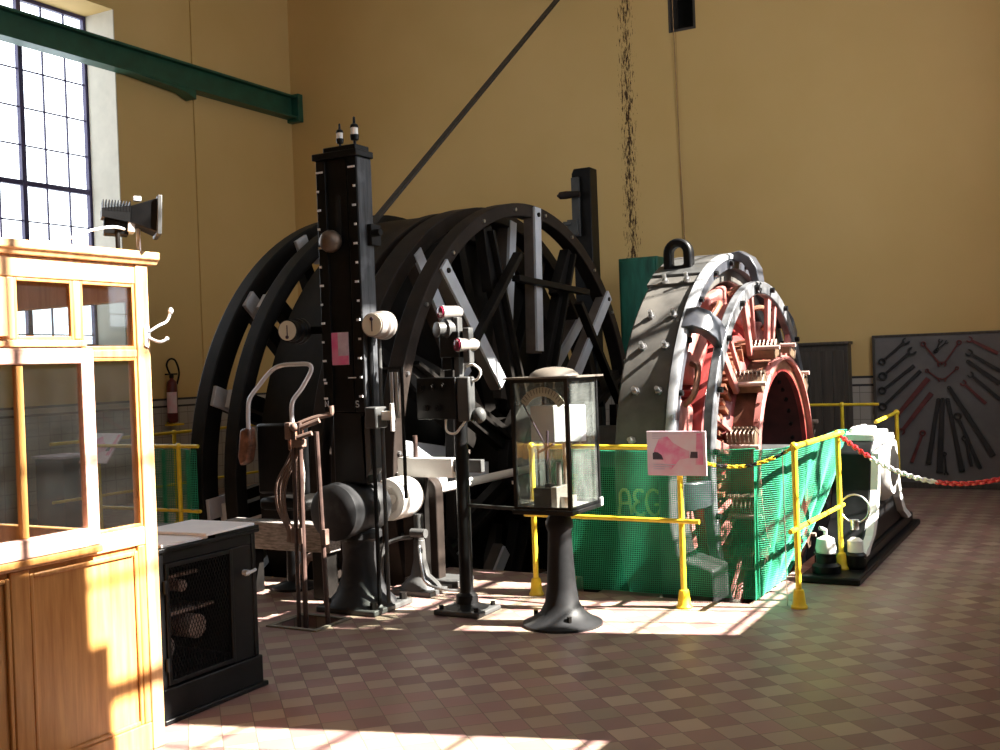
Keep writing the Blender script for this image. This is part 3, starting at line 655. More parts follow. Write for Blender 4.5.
for x, y in ((-4.155, 5.80), (-4.125, 5.86)):
    build('side_rod', Mesh().cyl((x, y, .06), (x, y, 1.95), .014, n=10), 'grey_paint' if y > 5.82 else 'black', T)
build('bracket_box', Mesh().bx(-4.15, -4.06, 5.70, 5.83, 1.22, 1.36), 'grey_paint', T, bevel=.01)
fr = Mesh().bx(-4.14, -3.97, 5.88, 5.90, 1.60, 1.615).bx(-3.985, -3.97, 5.88, 5.90, .75, 1.60)
build('rod_frame', fr, 'iron', T)
for x in (-4.08, -4.04): build('contact_rod', Mesh().cyl((x, 5.92, 1.28), (x, 5.92, 1.58), .012, n=10), 'steel', T)
build('linkage', Mesh().bx(-4.06, -3.98, 5.76, 5.80, 1.27, 1.33).cyl((-3.975, 5.76, 1.2), (-3.975, 5.76, 1.38), .014), 'white', T, bevel=.003)

# arched shaft bearing behind the column
t = thing('shaft_bearing', 'brown arched bearing bracket with white edge holding the drive shaft behind the column', 'bearing', (-4.39, 6.75, 0))
ap = [(-.15, 0), (.15, 0), (.15, .70)] + [(.15 * cos(radians(a)), .70 + .11 * sin(radians(a))) for a in range(15, 180, 15)] + [(-.15, .70)]
build('arch_plate', Mesh().prism(ap, lambda a, b, h: (-4.41 + a, h, b), 6.70, 6.80), 'brown_iron', t, bevel=.008)
build('base_plate', Mesh().bx(-4.54, -4.08, 6.66, 6.9, 0, .05), 'grey_paint', t, bevel=.008)
build('bearing_collar', Mesh().cyl((-4.39, 6.66, ZS), (-4.39, 6.70, ZS), .06, n=24), 'white', t)
t = thing('oil_stand', 'small grey cast stand with pipe bend in front of the arched bearing', 'stand', (-4.27, 6.45, 0))
build('stand_base', Mesh().bx(-4.44, -4.10, 6.32, 6.62, 0, .035).lathe((-4.27, 6.47, .035), (0, 0, 1), [(.15, 0), (.13, .03), (.07, .09), (.045, .2), (.04, .34)], 24), 'grey_paint', t, bevel=.004)
build('valve', Mesh().cyl((-4.27, 6.47, .37), (-4.27, 6.47, .56), .035).cyl((-4.30, 6.42, .43), (-4.18, 6.42, .43), .032), 'grey_paint', t)
build('pipe', Mesh().tube(bez([(-4.30, 6.42, .40), (-4.42, 6.40, .38), (-4.50, 6.36, .33), (-4.51, 6.34, .2), (-4.51, 6.34, .02)], 6), .016), 'grey_paint', t)
build('cable', Mesh().tube(bez([(-4.24, 6.42, .34), (-4.20, 6.38, .2), (-4.15, 6.36, .09), (-4.02, 6.42, .04), (-3.9, 6.5, .03)], 6), .011), 'steel', t)
t = thing('brake_beam', 'short white-painted brake beam with rusty rod behind the white coupling', 'beam', (-4.15, 6.6, 0))
build('beam_body', Mesh().bx(-4.50, -4.03, 6.565, 6.64, .81, .95), 'white', t, bevel=.006)
build('beam_leg', Mesh().bx(-4.33, -4.28, 6.57, 6.63, 0, .81), 'iron', t); build('shaded_end', Mesh().bx(-4.03, -3.80, 6.58, 6.63, .85, .94), 'grey_paint', t, bevel=.004)  # grey end stands for the part of the white beam in shadow
build('rod', Mesh().cyl((-4.36, 6.60, .95), (-4.36, 6.60, 1.11), .018), 'rust', t)

# grey beam and control levers left of the column
t = thing('timber_beam', 'weathered grey timber beam lying across dark blocks behind the control levers', 'beam', (-5.2, 6.05, 0))
build('beam_body', Mesh().bx(-5.65, -4.70, 5.98, 6.12, .335, .535), 'grey_wood', t, bevel=.008)
build('block', Mesh().bx(-5.60, -5.42, 5.99, 6.13, 0, .335), 'iron', t, bevel=.01); build('block', Mesh().bx(-4.86, -4.74, 5.99, 6.13, 0, .335), 'iron', t, bevel=.01)
build('pipe_bend', Mesh().tube([(-5.02 + .10 * cos(radians(a)), 6.2, .13 + .13 * sin(radians(a))) for a in range(0, 181, 15)], .03), 'rose_metal', t)
t = thing('control_levers', 'stand of rusty control rods and pale hand levers rising from a floor slot', 'levers', (-4.46, 5.46, 0))
build('slot_frame', Mesh().bx(-4.64, -4.24, 5.24, 5.275, 0, .01).bx(-4.64, -4.24, 5.575, 5.61, 0, .01).bx(-4.64, -4.605, 5.275, 5.575, 0, .01).bx(-4.275, -4.24, 5.275, 5.575, 0, .01), 'concrete', t)
for x0, x1, zt, r in ((-4.555, -4.545, 1.27, .014), (-4.50, -4.49, 1.28, .017), (-4.31, -4.355, 1.22, .016)):
    ld = build('lever_rod', Mesh().cyl((x0, 5.46, -.3), (x1, 5.46, zt), r, n=10), 'rust', t)
    build('rod_joint', Mesh().bx(x0 - .022, x0 + .012, 5.44, 5.48, .50, .60), 'rose_metal', ld, bevel=.004)
build('hand_lever', Mesh().tube(bez([(-4.52, 5.46, 1.26), (-4.42, 5.50, 1.30), (-4.33, 5.54, 1.32), (-4.30, 5.55, 1.33), (-4.30, 5.55, 1.38)], 5), .016), 'rose_metal', t)
build('hand_lever', Mesh().tube([(-4.50, 5.46, 1.24), (-4.36, 5.50, 1.29)], .018).tube([(-4.50, 5.44, 1.18), (-4.40, 5.47, 1.21)], .016).sph((-4.52, 5.45, 1.25), .03, 12, 8), 'rose_metal', t)
build('bracket', Mesh().bx(-4.60, -4.555, 5.44, 5.50, 1.17, 1.28).bx(-4.55, -4.46, 5.44, 5.49, 1.12, 1.17), 'rose_metal', t, bevel=.006)
build('blade', Mesh().prism([(-4.57, 1.1), (-4.52, 1.1), (-4.50, .95), (-4.52, .72), (-4.545, .55), (-4.58, .85)], lambda a, b, h: (a, h, b), 5.50, 5.512), 'grey_wood', t)
for k, off in enumerate((-.045, -.02, .0, .02)):
    build('cable', Mesh().tube(bez([(-4.55 + k * .018, 5.47, 1.13), (-4.57 + off, 5.47, 1.02), (-4.66 + off * 1.2, 5.48, .88), (-4.67 + off, 5.48, .72), (-4.64 + k * .012, 5.48, .58), (-4.64 + k * .012, 5.48, .5)], 6), .008, 6), 'rose_metal', t)

# driver's seat
t = thing('driver_seat', 'black driver seat with chrome tube back loop left of the indicator column', 'chair', (-5.2, 6.12, 0))
lp = [(x + .055, y, z) for x, y, z in [(-5.46, 6.0, 1.18), (-5.46, 6.0, 1.30), (-5.44, 6.0, 1.42), (-5.36, 6.02, 1.52), (-5.27, 6.05, 1.62), (-5.18, 6.06, 1.655), (-5.05, 6.06, 1.66), (-4.93, 6.05, 1.655), (-4.90, 6.04, 1.61), (-4.97, 6.02, 1.49), (-5.04, 6.0, 1.40), (-5.055, 6.0, 1.30), (-5.045, 6.0, 1.18)]]
build('chrome_loop', Mesh().tube(bez(lp, 6), .016, 10), 'chrome', t)
build('backrest', Mesh().bx(-5.41, -4.98, 6.08, 6.16, .72, 1.235), 'black', t, bevel=.02)
build('seat_cushion', Mesh().bx(-5.41, -4.98, 6.08, 6.45, .60, .69), 'iron', t, bevel=.03)
build('armrest', Mesh().prism([(-.05, 1.20), (.04, 1.22), (.05, 1.08), (.02, .96), (-.06, .93), (-.08, 1.0)], lambda a, b, h: (-5.43 + a, h, b), 5.98, 6.06), 'leather', t, bevel=.02)
build('armrest', Mesh().bx(-5.01, -4.97, 5.95, 6.1, 1.05, 1.2), 'leather', t, bevel=.015)
build('seat_column', Mesh().lathe((-5.26, 6.28, 0), (0, 0, 1), [(.17, 0), (.17, .02), (.06, .06), (.05, .60)], 24), 'black', t)

# ------------------------------------------------------------------ signal post
PX, PY = -3.625, 6.03
t = thing('signal_post', 'black post with switch box and red indicator lamps between column and glass case', 'signal post', (PX, PY, 0))
build('base_plate', Mesh().bx(PX - .17, PX + .17, PY - .15, PY + .15, 0, .035), 'grey_paint', t, bevel=.01)
m = Mesh()
for sx in (-1, 1):
    for sy in (-1, 1): build('anchor_bolt', Mesh().cyl((PX + sx * .13, PY + sy * .11, .03), (PX + sx * .13, PY + sy * .11, .06), .016, n=6), 'iron', t)
build('pole', Mesh().lathe((PX, PY, .035), (0, 0, 1), [(.14, 0), (.10, .015), (.075, .03), (.07, .08), (.045, .10), (.043, 1.5)], 24), 'black', t)
bx = build('switch_box', Mesh().bx(PX - .265, PX + .035, PY - .11, PY - .045, 1.265, 1.535), 'black', t, bevel=.006)
m = Mesh()
for x, z in ((-.22, 1.47), (-.14, 1.475), (-.06, 1.48), (-.19, 1.34), (-.10, 1.34)): build('push_button', Mesh().lathe((PX + x, PY - .11, z), (0, -1, 0), [(.021, 0), (.021, .015), (.012, .016), (.012, .025)], 16), 'iron', bx)
sb = build('side_box', Mesh().bx(PX + .035, PX + .13, PY - .10, PY - .02, 1.25, 1.535), 'grey_paint', t, bevel=.01)
build('upright', Mesh().bx(PX - .01, PX + .03, PY - .04, PY + .02, 1.53, 1.92).bx(PX + .06, PX + .11, PY - .04, PY + .02, 1.62, 1.85), 'grey_paint', t, bevel=.006)
build('relay_box', Mesh().bx(PX - .10, PX - .02, PY - .05, PY + .03, 1.58, 1.68).bx(PX - .10, PX + .05, PY - .07, PY + .03, 1.66, 1.83), 'black', t, bevel=.008)
vd = Vector((-.45, -.89, 0)).normalized()
def lamp(x, z, r, l):
    c = Vector((x, PY - .02, z)); b = build('lamp_body', Mesh().lathe(c - vd * l * .5, vd, [(r * .7, 0), (r * .95, .02), (r, .03), (r, l - .02), (r * 1.08, l - .015), (r * 1.08, l)], 20), 'rose_white', t)
    build('lamp_lens', Mesh().lathe(c + vd * l * .5, vd, [(r * .98, 0), (r * .9, .012), (r * .4, .018)], 20), 'lens', b)
lamp(PX - .03, 1.955, .042, .15); lamp(PX + .085, 1.74, .042, .15)
h = build('horn', Mesh().lathe(Vector((PX - .045, PY - .02, 1.845)), vd, [(.05, -.06), (.065, -.02), (.068, .04), (.05, .05), (.048, .10), (.03, .105)], 24), 'grey_paint', t)
build('bell_push', Mesh().sph((PX + .165, PY - .04, 1.285), .045, 16, 10, (1, 1, 1.15)), 'grey_paint', t)
build('cable', Mesh().tube(bez([(PX + .08, PY - .03, 1.60), (PX + .14, PY - .05, 1.61), (PX + .19, PY - .05, 1.57), (PX + .17, PY - .05, 1.52), (PX + .11, PY - .05, 1.50)], 6), .009), 'white', t)
build('cable', Mesh().tube(bez([(PX - .06, PY - .08, 1.27), (PX - .06, PY - .08, 1.19), (PX - .01, PY - .06, 1.17), (PX + .05, PY - .07, 1.22), (PX + .09, PY - .07, 1.27)], 6), .008), 'white', t)
build('link_bar', Mesh().bar((PX, PY, .70), (-3.10, 5.93, .70), .018, .022), 'grey_paint', t)

# ------------------------------------------------------------------ instrument in the glass case
GX, GY = -2.905, 5.96
t = thing('speed_recorder', 'glass-cased recording instrument with domed lid on a black cast pedestal', 'instrument', (GX, GY, 0))
pd = build('pedestal', Mesh().lathe((GX, GY, 0), (0, 0, 1), [(.245, 0), (.245, .015), (.19, .04), (.135, .08), (.105, .14), (.09, .24), (.08, .40), (.072, .57), (.085, .60), (.085, .63), (.06, .68), (.06, .71)], 40), 'dusty_black', t)
m = Mesh()
for a in (70, 190, 310): build('anchor_bolt', Mesh().cyl((GX + .17 * cos(radians(a)), GY + .17 * sin(radians(a)), .03), (GX + .17 * cos(radians(a)), GY + .17 * sin(radians(a)), .08), .015, n=6), 'iron', pd)
x0, x1, y0, y1, zb, zt = -3.095, -2.715, 5.74, 6.18, .70, 1.51
build('case_floor', Mesh().bx(x0 - .01, x1 + .01, y0 - .01, y1 + .01, zb, zb + .026), 'black', t, bevel=.004)
build('case_liner', Mesh().bx(x0 + .022, x1 - .022, y0 + .022, y1 - .022, zb + .026, zb + .03), 'white', t)
cf = Mesh()
for x in (x0, x1 - .022):
    for y in (y0, y1 - .022): cf.bx(x, x + .022, y, y + .022, zb + .03, zt)
for x in (x0, x1 - .02): cf.bx(x + .001, x + .019, y0 + .022, y1 - .022, zt - .02, zt).bx(x + .001, x + .019, y0 + .022, y1 - .022, zb + .03, zb + .045)
for y in (y0, y1 - .02): cf.bx(x0 + .022, x1 - .022, y + .001, y + .019, zt - .02, zt).bx(x0 + .022, x1 - .022, y + .001, y + .019, zb + .03, zb + .045)
build('case_frame', cf, 'black', t)
build('roof_plate', Mesh().bx(x0 - .035, x1 + .03, y0 - .03, y1 + .03, zt, zt + .012).lathe((GX, GY, zt + .012), (0, 0, 1), [(.155, 0), (.145, .018), (.11, .04), (.06, .053), (.01, .057)], 32), 'dusty_brown', t, bevel=.002)
for nm, b in (('front', (x0 + .022, x1 - .022, y0 + .008, y0 + .011)), ('back', (x0 + .022, x1 - .022, y1 - .011, y1 - .008)), ('side', (x1 - .011, x1 - .008, y0 + .022, y1 - .022)), ('side', (x0 + .008, x0 + .011, y0 + .022, y1 - .022))):
    build('glass_pane', Mesh().bx(b[0], b[1], b[2], b[3], zb + .03, zt - .02), 'case_glass', t)
dr = build('chart_drum', Mesh().prism([(-3.05, 5.905), (-2.855, 5.83), (-2.70, 5.955), (-2.895, 6.03)], lambda a, b, h: (a, b, h), 1.125, 1.345), 'paper', t, bevel=.004); dr['label'] = 'white paper chart box'
sc_o = [(.185 * cos(radians(a)), .185 * sin(radians(a))) for a in range(28, 153, 8)]; sc_i = [(.13 * cos(radians(a)), .13 * sin(radians(a))) for a in range(148, 23, -8)]
s_ = build('scale_arc', Mesh().prism([(GX - .005 + a * .93, 1.275 + b) for a, b in sc_o + sc_i], lambda a, b, h: (a, h, b), 5.79, 5.795), 'dial', t)
m = Mesh()
for k in range(16): a = radians(32 + k * 7.7); m.bar((GX - .005 + .15 * cos(a) * .93, 5.788, 1.275 + .15 * sin(a)), (GX - .005 + .183 * cos(a) * .93, 5.788, 1.275 + .183 * sin(a)), .003, .003)
build('scale_ticks', m, 'ink', s_)
build('needle', Mesh().bar((GX + .02, 5.78, 1.10), (GX - .125, 5.78, 1.36),   .009, .006).bar((GX + .02, 5.78, 1.02), (GX + .03, 5.78, 1.2), .012, .012).bar((GX - .03, 5.78, 1.07), (GX + .07, 5.78, 1.12), .02, .012), 'ink', t)
build('mechanism', Mesh().bx(GX - .10, GX + .03, 5.82, 5.96, .73, .85).bx(GX - .03, GX + .01, 5.84, 5.90, .85, .875), 'black', t, bevel=.004)
build('mechanism', Mesh().bx(GX + .03, GX + .07, 5.80, 5.98, .73, .86).bx(GX + .07, GX + .13, 5.84, 5.95, .73, .80), 'rose_white', t, bevel=.004)
build('spindle', Mesh().cyl((GX + .05, 5.88, .86), (GX + .05, 5.88, 1.00), .016).cyl((GX + .0, 5.86, .87), (GX + .0, 5.86, 1.12), .005).cyl((GX + .04, GY + .03, .74), (GX + .04, GY + .03, 1.12), .014), 'rose_white', t)
build('hinge_latch', Mesh().bx(x0 - .008, x0 + .0, y0 - .006, y0 + .02, .88, .90).bx(x1, x1 + .012, y1 - .03, y1, zb + .01, zb + .06), 'chrome', t)

# ------------------------------------------------------------------ railings, nets, chains
def post(m, x, y, zt, z0=0, r=.019): m.cyl((x, y, z0), (x, y, zt), r, n=14).sph((x, y, zt), r * 1.5, 12, 8); return m
def foot(x, y, par, z0=0): build('post_foot', Mesh().lathe((x, y, z0), (0, 0, 1), [(.052, 0), (.052, .012), (.042, .025), (.034, .10), (.03, .115), (.02, .12)], 20), 'yellow', par)
def railing(name_label, posts, rails, loc):
    t = thing('railing', name_label, 'railing', loc, 'yellow pipe railings round the pit')
    for x, y, zt, z0 in posts: build('post', post(Mesh(), x, y, zt, z0), 'yellow', t); foot(x, y, t, z0)
    for a, b, r in rails:
        build('rail', Mesh().cyl(a, b, r, n=12), 'yellow', t)
    return t
railing('yellow pipe railing at the front of the motor holding the pink information board', [(-3.44, 6.66, 1.03, 0), (-2.355, 6.62, 1.03, 0)],
        [((-3.44, 6.66, 1.03), (-2.355, 6.62, 1.03), .017), ((-3.50, 6.64, .56), (-2.23, 6.60, .56), .015)], (-2.9, 6.63, 0))
railing('yellow pipe railing running back along the right side of the motor', [(-1.68, 6.86, 1.02, 0), (-1.635, 7.95, 1.02, .05)],
        [((-1.68, 6.86, 1.02), (-1.63, 8.08, 1.02), .018), ((-1.685, 6.72, .50), (-1.63, 8.05, .50), .016)], (-1.66, 7.4, 0))
railing('short yellow railing at the right edge behind the white-topped bearing', [(-1.655, 10.72, 1.02, 0)], [((-1.655, 9.62, 1.0), (-1.655, 10.72, 1.02), .017)], (-1.62, 10.3, 0))
railing('yellow railing at the back of the motor pit before the dark cupboard', [(-2.33, 11.6, 1.06, 0)], [((-3.3, 11.6, 1.06), (-1.96, 11.6, 1.06), .015)], (-2.4, 11.6, 0))
railing('yellow railing left of the drum seen beyond the black cabinet', [(-6.62, 6.50, 1.03, 0), (-7.66, 6.50, 1.03, 0)],
        [((-7.72, 6.50, 1.03), (-6.40, 6.50, 1.03), .016), ((-7.72, 6.50, .50), (-6.40, 6.50, .50), .015)], (-7.1, 6.5, 0))
railing('yellow railing running back beside the pit at its left side', [(-8.30, 8.1, 1.03, 0), (-8.30, 11.6, 1.03, 0)],
        [((-8.30, 6.6, 1.03), (-8.30, 11.6, 1.03), .016), ((-8.30, 6.6, .50), (-8.30, 11.6, .50), .014)], (-8.3, 9.4, 0))
tag(build('tie_wire', Mesh().cyl((-1.765, 6.90, 0), (-1.765, 6.90, 1.0), .004, n=6), 'steel'), 'thin steel tie wire hanging beside the corner railing post', 'wire')
# knotted lower stub rail detail: coupling on the corner post
def net(label, P, nu, nv, wire, group=None):
    me = Mesh(); vs = []; fs = []
    for j in range(nv + 1):
        for i in range(nu + 1): vs.append(P(i / nu, j / nv))
    for j in range(nv):
        for i in range(nu): a = j * (nu + 1) + i; fs.append((a, a + 1, a + nu + 2, a + nu + 1))
    me.add(vs, fs); o = build('safety_net', me, 'net', smooth=0)
    w = o.modifiers.new('strands', 'WIREFRAME'); w.thickness = wire; w.use_even_offset = False; w.use_boundary = True
    return tag(o, label, 'net', 'green safety nets round the pit')
def P_front(u, v):
    X = -3.42 + 1.47 * u; y = 6.86 + .07 * u + .010 * sin(u * 19 + 2 * v) * (1 - v * .4)
    return (X, y, 1.0 - .98 * v - .02 * sin(pi * u) * (1 - v))
net('green safety net hanging in front of the motor from the yellow railing', P_front, 110, 68, .005)
def P_side(u, v):
    ye = 8.85 - 1.2 * v ** 1.6; y = 6.89 + (ye - 6.89) * u
    return (-1.945 + (.20 * min(1, u * 1.6)) * (1 - v) - .02 * v - .028 * sin(u * 24) * (.25 + sin(pi * v)) * (1 if u < .97 else 0), y, .99 - .97 * v - .02 * sin(pi * u * 2) * (1 - v))
net('green safety net along the right side of the motor under the sloping rail', P_side, 130, 68, .0055)
def P_left(u, v): return (-6.95 + u * .52, 6.52 + .03 * sin(u * 12), 1.0 - v * .98)
net('green safety net on the railing left of the drum behind the cabin', P_left, 36, 68, .006)

def chain(name, label, a, b, sag, parts, r=.0065, link=.034):
    a, b = Vector(a), Vector(b); L = 60; pts = [a.lerp(b, k / L) - Vector((0, 0, sag * 4 * (k / L) * (1 - k / L))) for k in range(L + 1)]
    # resample at link spacing
    out = [pts[0]]; acc = 0
    for k in range(L):
        seg = pts[k + 1] - pts[k]; l = seg.length; pos = 0
        while acc + (l - pos) >= link * .78:
            pos += link * .78 - acc; acc = 0; out.append(pts[k] + seg * (pos / l))
        acc += l - pos
    t = thing(name, label, 'chain', a, 'plastic barrier chains')
    n = len(out) - 1
    for k in range(n):
        d = (out[k + 1] - out[k]).normalized(); c = (out[k] + out[k + 1]) / 2
        s = d.cross(Vector((0, 0, 1))).normalized(); u = s.cross(d)
        q = (s if k % 2 else u); q = (s + u).normalized() if k % 2 else (s - u).normalized()
        loop = [c + d * (link * .5 * cos(w)) + q * (link * .30 * sin(w)) for w in [2 * pi * j / 10 for j in range(10)]]
        key = next(mm for f, mm in parts if k / n <= f)
        o = build('link', Mesh().tube(loop, r, 6, True), key, t); o['label'] = {'red_plastic': 'red link', 'white_plastic': 'white link', 'yellow': 'yellow link', 'chain_black': 'black link'}[key]
    return t
alt = [((k + 1) / 12, 'yellow' if k % 3 != 1 else 'chain_black') for k in range(12)]
chain('plastic_chain', 'yellow and black plastic chain sagging from the pink board to the corner post', (-2.355, 6.60, 1.01), (-1.68, 6.86, 1.02), .115, alt, .006, .03)
chain('plastic_chain', 'red and white plastic chain reaching right from the far post across the aisle', (-1.635, 7.97, 1.02), (.30, 6.34, 1.41), .438, [(.13, 'red_plastic'), (.36, 'white_plastic'), (.62, 'red_plastic'), (.82, 'white_plastic'), (1.01, 'red_plastic')], .008, .04)

def info_board(t, o, ex, ey, en, w, h):
    o, ex, ey, en = Vector(o), Vector(ex).normalized(), Vector(ey).normalized(), Vector(en).normalized()
    P = lambda u, v, d: o + ex * u * w + ey * v * h + en * d
    b = build('panel', Mesh().hexa([P(0, 0, 0), P(1, 0, 0), P(1, 0, .012), P(0, 0, .012), P(0, 1, 0), P(1, 1, 0), P(1, 1, .012), P(0, 1, .012)]), 'poster', t, bevel=.003)
    def flat(poly, d0=.0122, d1=.0135): return Mesh().prism(poly, lambda a, c, q: P(a, c, q), d0, d1)
    build('drawing', flat([(.12, .55), (.22, .85), (.36, .88), (.45, .74), (.6, .62), (.72, .55), (.72, .40), (.55, .36), (.4, .12), (.3, .3), (.15, .42)]), 'magenta_pale', b)
    build('drawing', flat([(.82, .25), (.95, .25), (.95, .95), (.85, .95)]), 'magenta_pale', b)
    build('drawing', flat([(.10, .36), (.28, .36), (.25, .46), (.19, .52), (.13, .53), (.10, .5)], .0134, .0145), 'ink', b)
    build('drawing', flat([(.73, .40), (.86, .40), (.86, .54), (.75, .54)], .0134, .0145), 'ink', b)
    m = Mesh()
    for v, u1 in ((.93, .6), (.88, .34), (.83, .26), (.24, .48), (.19, .42), (.14, .3)): m.prism([(.1, v), (u1, v), (u1, v + .018), (.1, v + .018)], lambda a, c, q: P(a, c, q), .0134, .014)
    build('text_lines', m, 'lilac', b)
M['magenta_pale'] = poster_mat('pale_magenta_print', (.80, .20, .38), (.82, .42, .55), 14)
t = thing('information_board', 'pink printed information board tied to the front railing post', 'board', (-2.36, 6.58, .855), 'pink information boards')
info_board(t, (-2.555, 6.585, .855), (1, 0, 0), (0, 0, 1), (0, -1, 0), .395, .285)
t = thing('information_board', 'pink slanted information board on the railing seen through the cabin glass', 'board', (-7.52, 6.4, .885), 'pink information boards')
info_board(t, (-7.69, 6.40, .885), (1, 0, 0), (0, .195, .24), (0, -.24, .195), .34, .31)
build('stand_rod', Mesh().cyl((-7.52, 6.47, .0), (-7.52, 6.46, .94), .015), 'yellow', t)

# ------------------------------------------------------------------ glazed wooden cabin
XF = -3.594
C_ = thing('control_cabin', 'honey-coloured wooden cabin with glass panes at the left edge', 'cabin', (-4.4, 2.3, 0))
def cb(name, b, mt='wood_pale', par=None, bev=.006): return build(name, Mesh().bx(*b), mt, par or C_, bevel=bev)
YE, Y0, XB = 3.39, .95, -5.30
cb('corner_post', (XF - .07, XF, 3.322, YE, 0, 2.09)); cb('corner_post', (XF - .07, XF, Y0, Y0 + .07, 0, 2.09)); cb('corner_post', (XB, XB + .07, YE - .07, YE, 0, 2.09)); cb('corner_post', (XB, XB + .07, Y0, Y0 + .07, 0, 2.09))
cb('top_rail', (XF - .06, XF - .006, Y0 + .07, 3.322, 2.005, 2.09)); cb('top_rail', (XB + .07, XF - .07, YE - .06, YE - .006, 1.935, 2.09), 'wood'); cb('top_rail', (XB + .006, XB + .06, Y0 + .07, YE - .07, 1.935, 2.09), 'wood')
build('cornice', Mesh().prism([(XF - .08, 2.09), (XF + .01, 2.09), (XF + .018, 2.105), (XF + .03, 2.115), (XF + .03, 2.145), (XF - .08, 2.145)], lambda a, b, h: (a, h, b), Y0 - .05, 3.435)
      .bx(XB - .05, XF - .081, 3.36, 3.435, 2.09, 2.145).bx(XB - .05, XB + .05, Y0 - .05, 3.359, 2.09, 2.145), 'wood_pale', C_, bevel=.004)
build('roof', Mesh().bx(XB + .05, XF - .08, Y0 - .05, 3.36, 2.10, 2.13), 'wood', C_)
cb('bottom_rail', (XF - .06, XF - .004, Y0 + .07, 3.322, .885, .965))
cb('mid_bar', (XF - .05, XF - .008, 3.06, 3.322, 1.69, 1.725)); cb('mid_bar', (XF - .05, XF - .008, Y0 + .07, 3.06, 1.735, 1.765))
for y in (3.002, 2.695, 2.0, 1.5): cb('mullion', (XF - .05, XF - .008, y, y + .034, 1.765, 2.005))
cb('mullion', (XF - .05, XF - .008, 1.92, 1.96, .965, 1.735))
for a, b, c, d in ((3.036, 3.322, 1.725, 2.005), (2.729, 3.002, 1.765, 2.005), (2.034, 2.695, 1.765, 2.005), (1.02, 2.0, 1.765, 2.005), (3.06, 3.322, .965, 1.69), (1.02, 1.92, .965, 1.735)):
    build('glass_pane', Mesh().bx(XF - .032, XF - .028, a, b, c, d), 'cabin_glass', C_)
    e = .014; m = Mesh().bx(XF - .027, XF - .012, a, a + e, c, d).bx(XF - .027, XF - .012, b - e, b, c, d).bx(XF - .027, XF - .012, a + e, b - e, c, c + e).bx(XF - .027, XF - .012, a + e, b - e, d - e, d)
    build('glazing_bead', m, 'wood', C_, bevel=.003)
# small inner casement at the upper left
m = Mesh().bx(XF - .01, XF + .012, 2.62, 2.685, 1.775, 2.0).bx(XF - .01, XF + .012, 2.05, 2.115, 1.775, 2.0).bx(XF - .01, XF + .012, 2.115, 2.62, 1.955, 2.0).bx(XF - .01, XF + .012, 2.115, 2.62, 1.775, 1.81)
build('vent_sash', m, 'wood_pale', C_, bevel=.004)
sa = build('sliding_sash', Mesh().bx(XF - .006, XF + .03, 2.998, 3.058, .93, 1.73).bx(XF - .006, XF + .03, 1.96, 2.02, .93, 1.73).bx(XF - .006, XF + .03, 2.02, 2.998, 1.668, 1.73).bx(XF - .006, XF + .034, 2.02, 2.998, .93, 1.005), 'sash', C_, bevel=.006)
sa['label'] = 'pinkish painted sliding sash'
build('sash_bar', Mesh().bx(XF - .004, XF + .02, 2.70, 2.732, 1.005, 1.668).bx(XF - .004, XF + .02, 2.36, 2.39, 1.005, 1.668), 'wood', sa, bevel=.004)
for a, b in ((2.732, 2.998), (2.39, 2.70), (2.02, 2.36)): build('sash_glass', Mesh().bx(XF + .004, XF + .008, a, b, 1.005, 1.668), 'cabin_glass', sa)
cb('sill', (XF - .06, XF + .03, 1.94, 3.07, .90, .93), 'wood')
for a, b in ((2.745, 3.285), (2.12, 2.66), (1.05, 2.03)):
    cb('panel', (XF - .045, XF - .02, a, b, .12, .885), 'wood')
    m = Mesh(); e = .02
    m.bx(XF - .02, XF - .008, a, a + e, .12, .865).bx(XF - .02, XF - .008, b - e, b, .12, .865).bx(XF - .02, XF - .008, a + e, b - e, .845, .865).bx(XF - .02, XF - .008, a + e, b - e, .12, .14)
    build('panel_moulding', m, 'wood', C_, bevel=.006)
for a, b in ((3.285, 3.322), (2.66, 2.745), (2.03, 2.12)): cb('stile', (XF - .055, XF - .006, a, b, .12, .885), 'wood')
cb('kick_rail', (XF - .058, XF - .004, Y0 + .07, 3.322, 0, .12), 'wood')
cb('end_panel', (XB + .07, XF - .07, YE - .05, YE - .015, 0, .93), 'wood'); build('glass_pane', Mesh().bx(XB + .07, XF - .07, YE - .034, YE - .03, .93, 1.935), 'cabin_glass', C_)
cb('back_panel', (XB + .015, XB + .05, Y0 + .07, YE - .07, 0, .93), 'wood'); build('glass_pane', Mesh().bx(XB + .03, XB + .034, Y0 + .07, YE - .07, .93, 1.935), 'cabin_glass', C_)
hk = Mesh().prism([(3.352, 1.74), (3.372, 1.73), (3.385, 1.80), (3.375, 1.835), (3.355, 1.82)], lambda a, b, h: (h, a, b), XF, XF + .008)
hk.tube(bez([(XF + .01, 3.375, 1.80), (XF + .03, 3.41, 1.825), (XF + .04, 3.45, 1.845), (XF + .05, 3.465, 1.885)], 5), .006).sph((XF + .05, 3.466, 1.89), .011, 10, 8, (1, 1, 1.4))
hk.tube(bez([(XF + .01, 3.37, 1.775), (XF + .04, 3.40, 1.755), (XF + .055, 3.43, 1.765)], 5), .0065).sph((XF + .055, 3.433, 1.768), .01, 10, 8)
build('coat_hook', hk, 'chrome', C_)

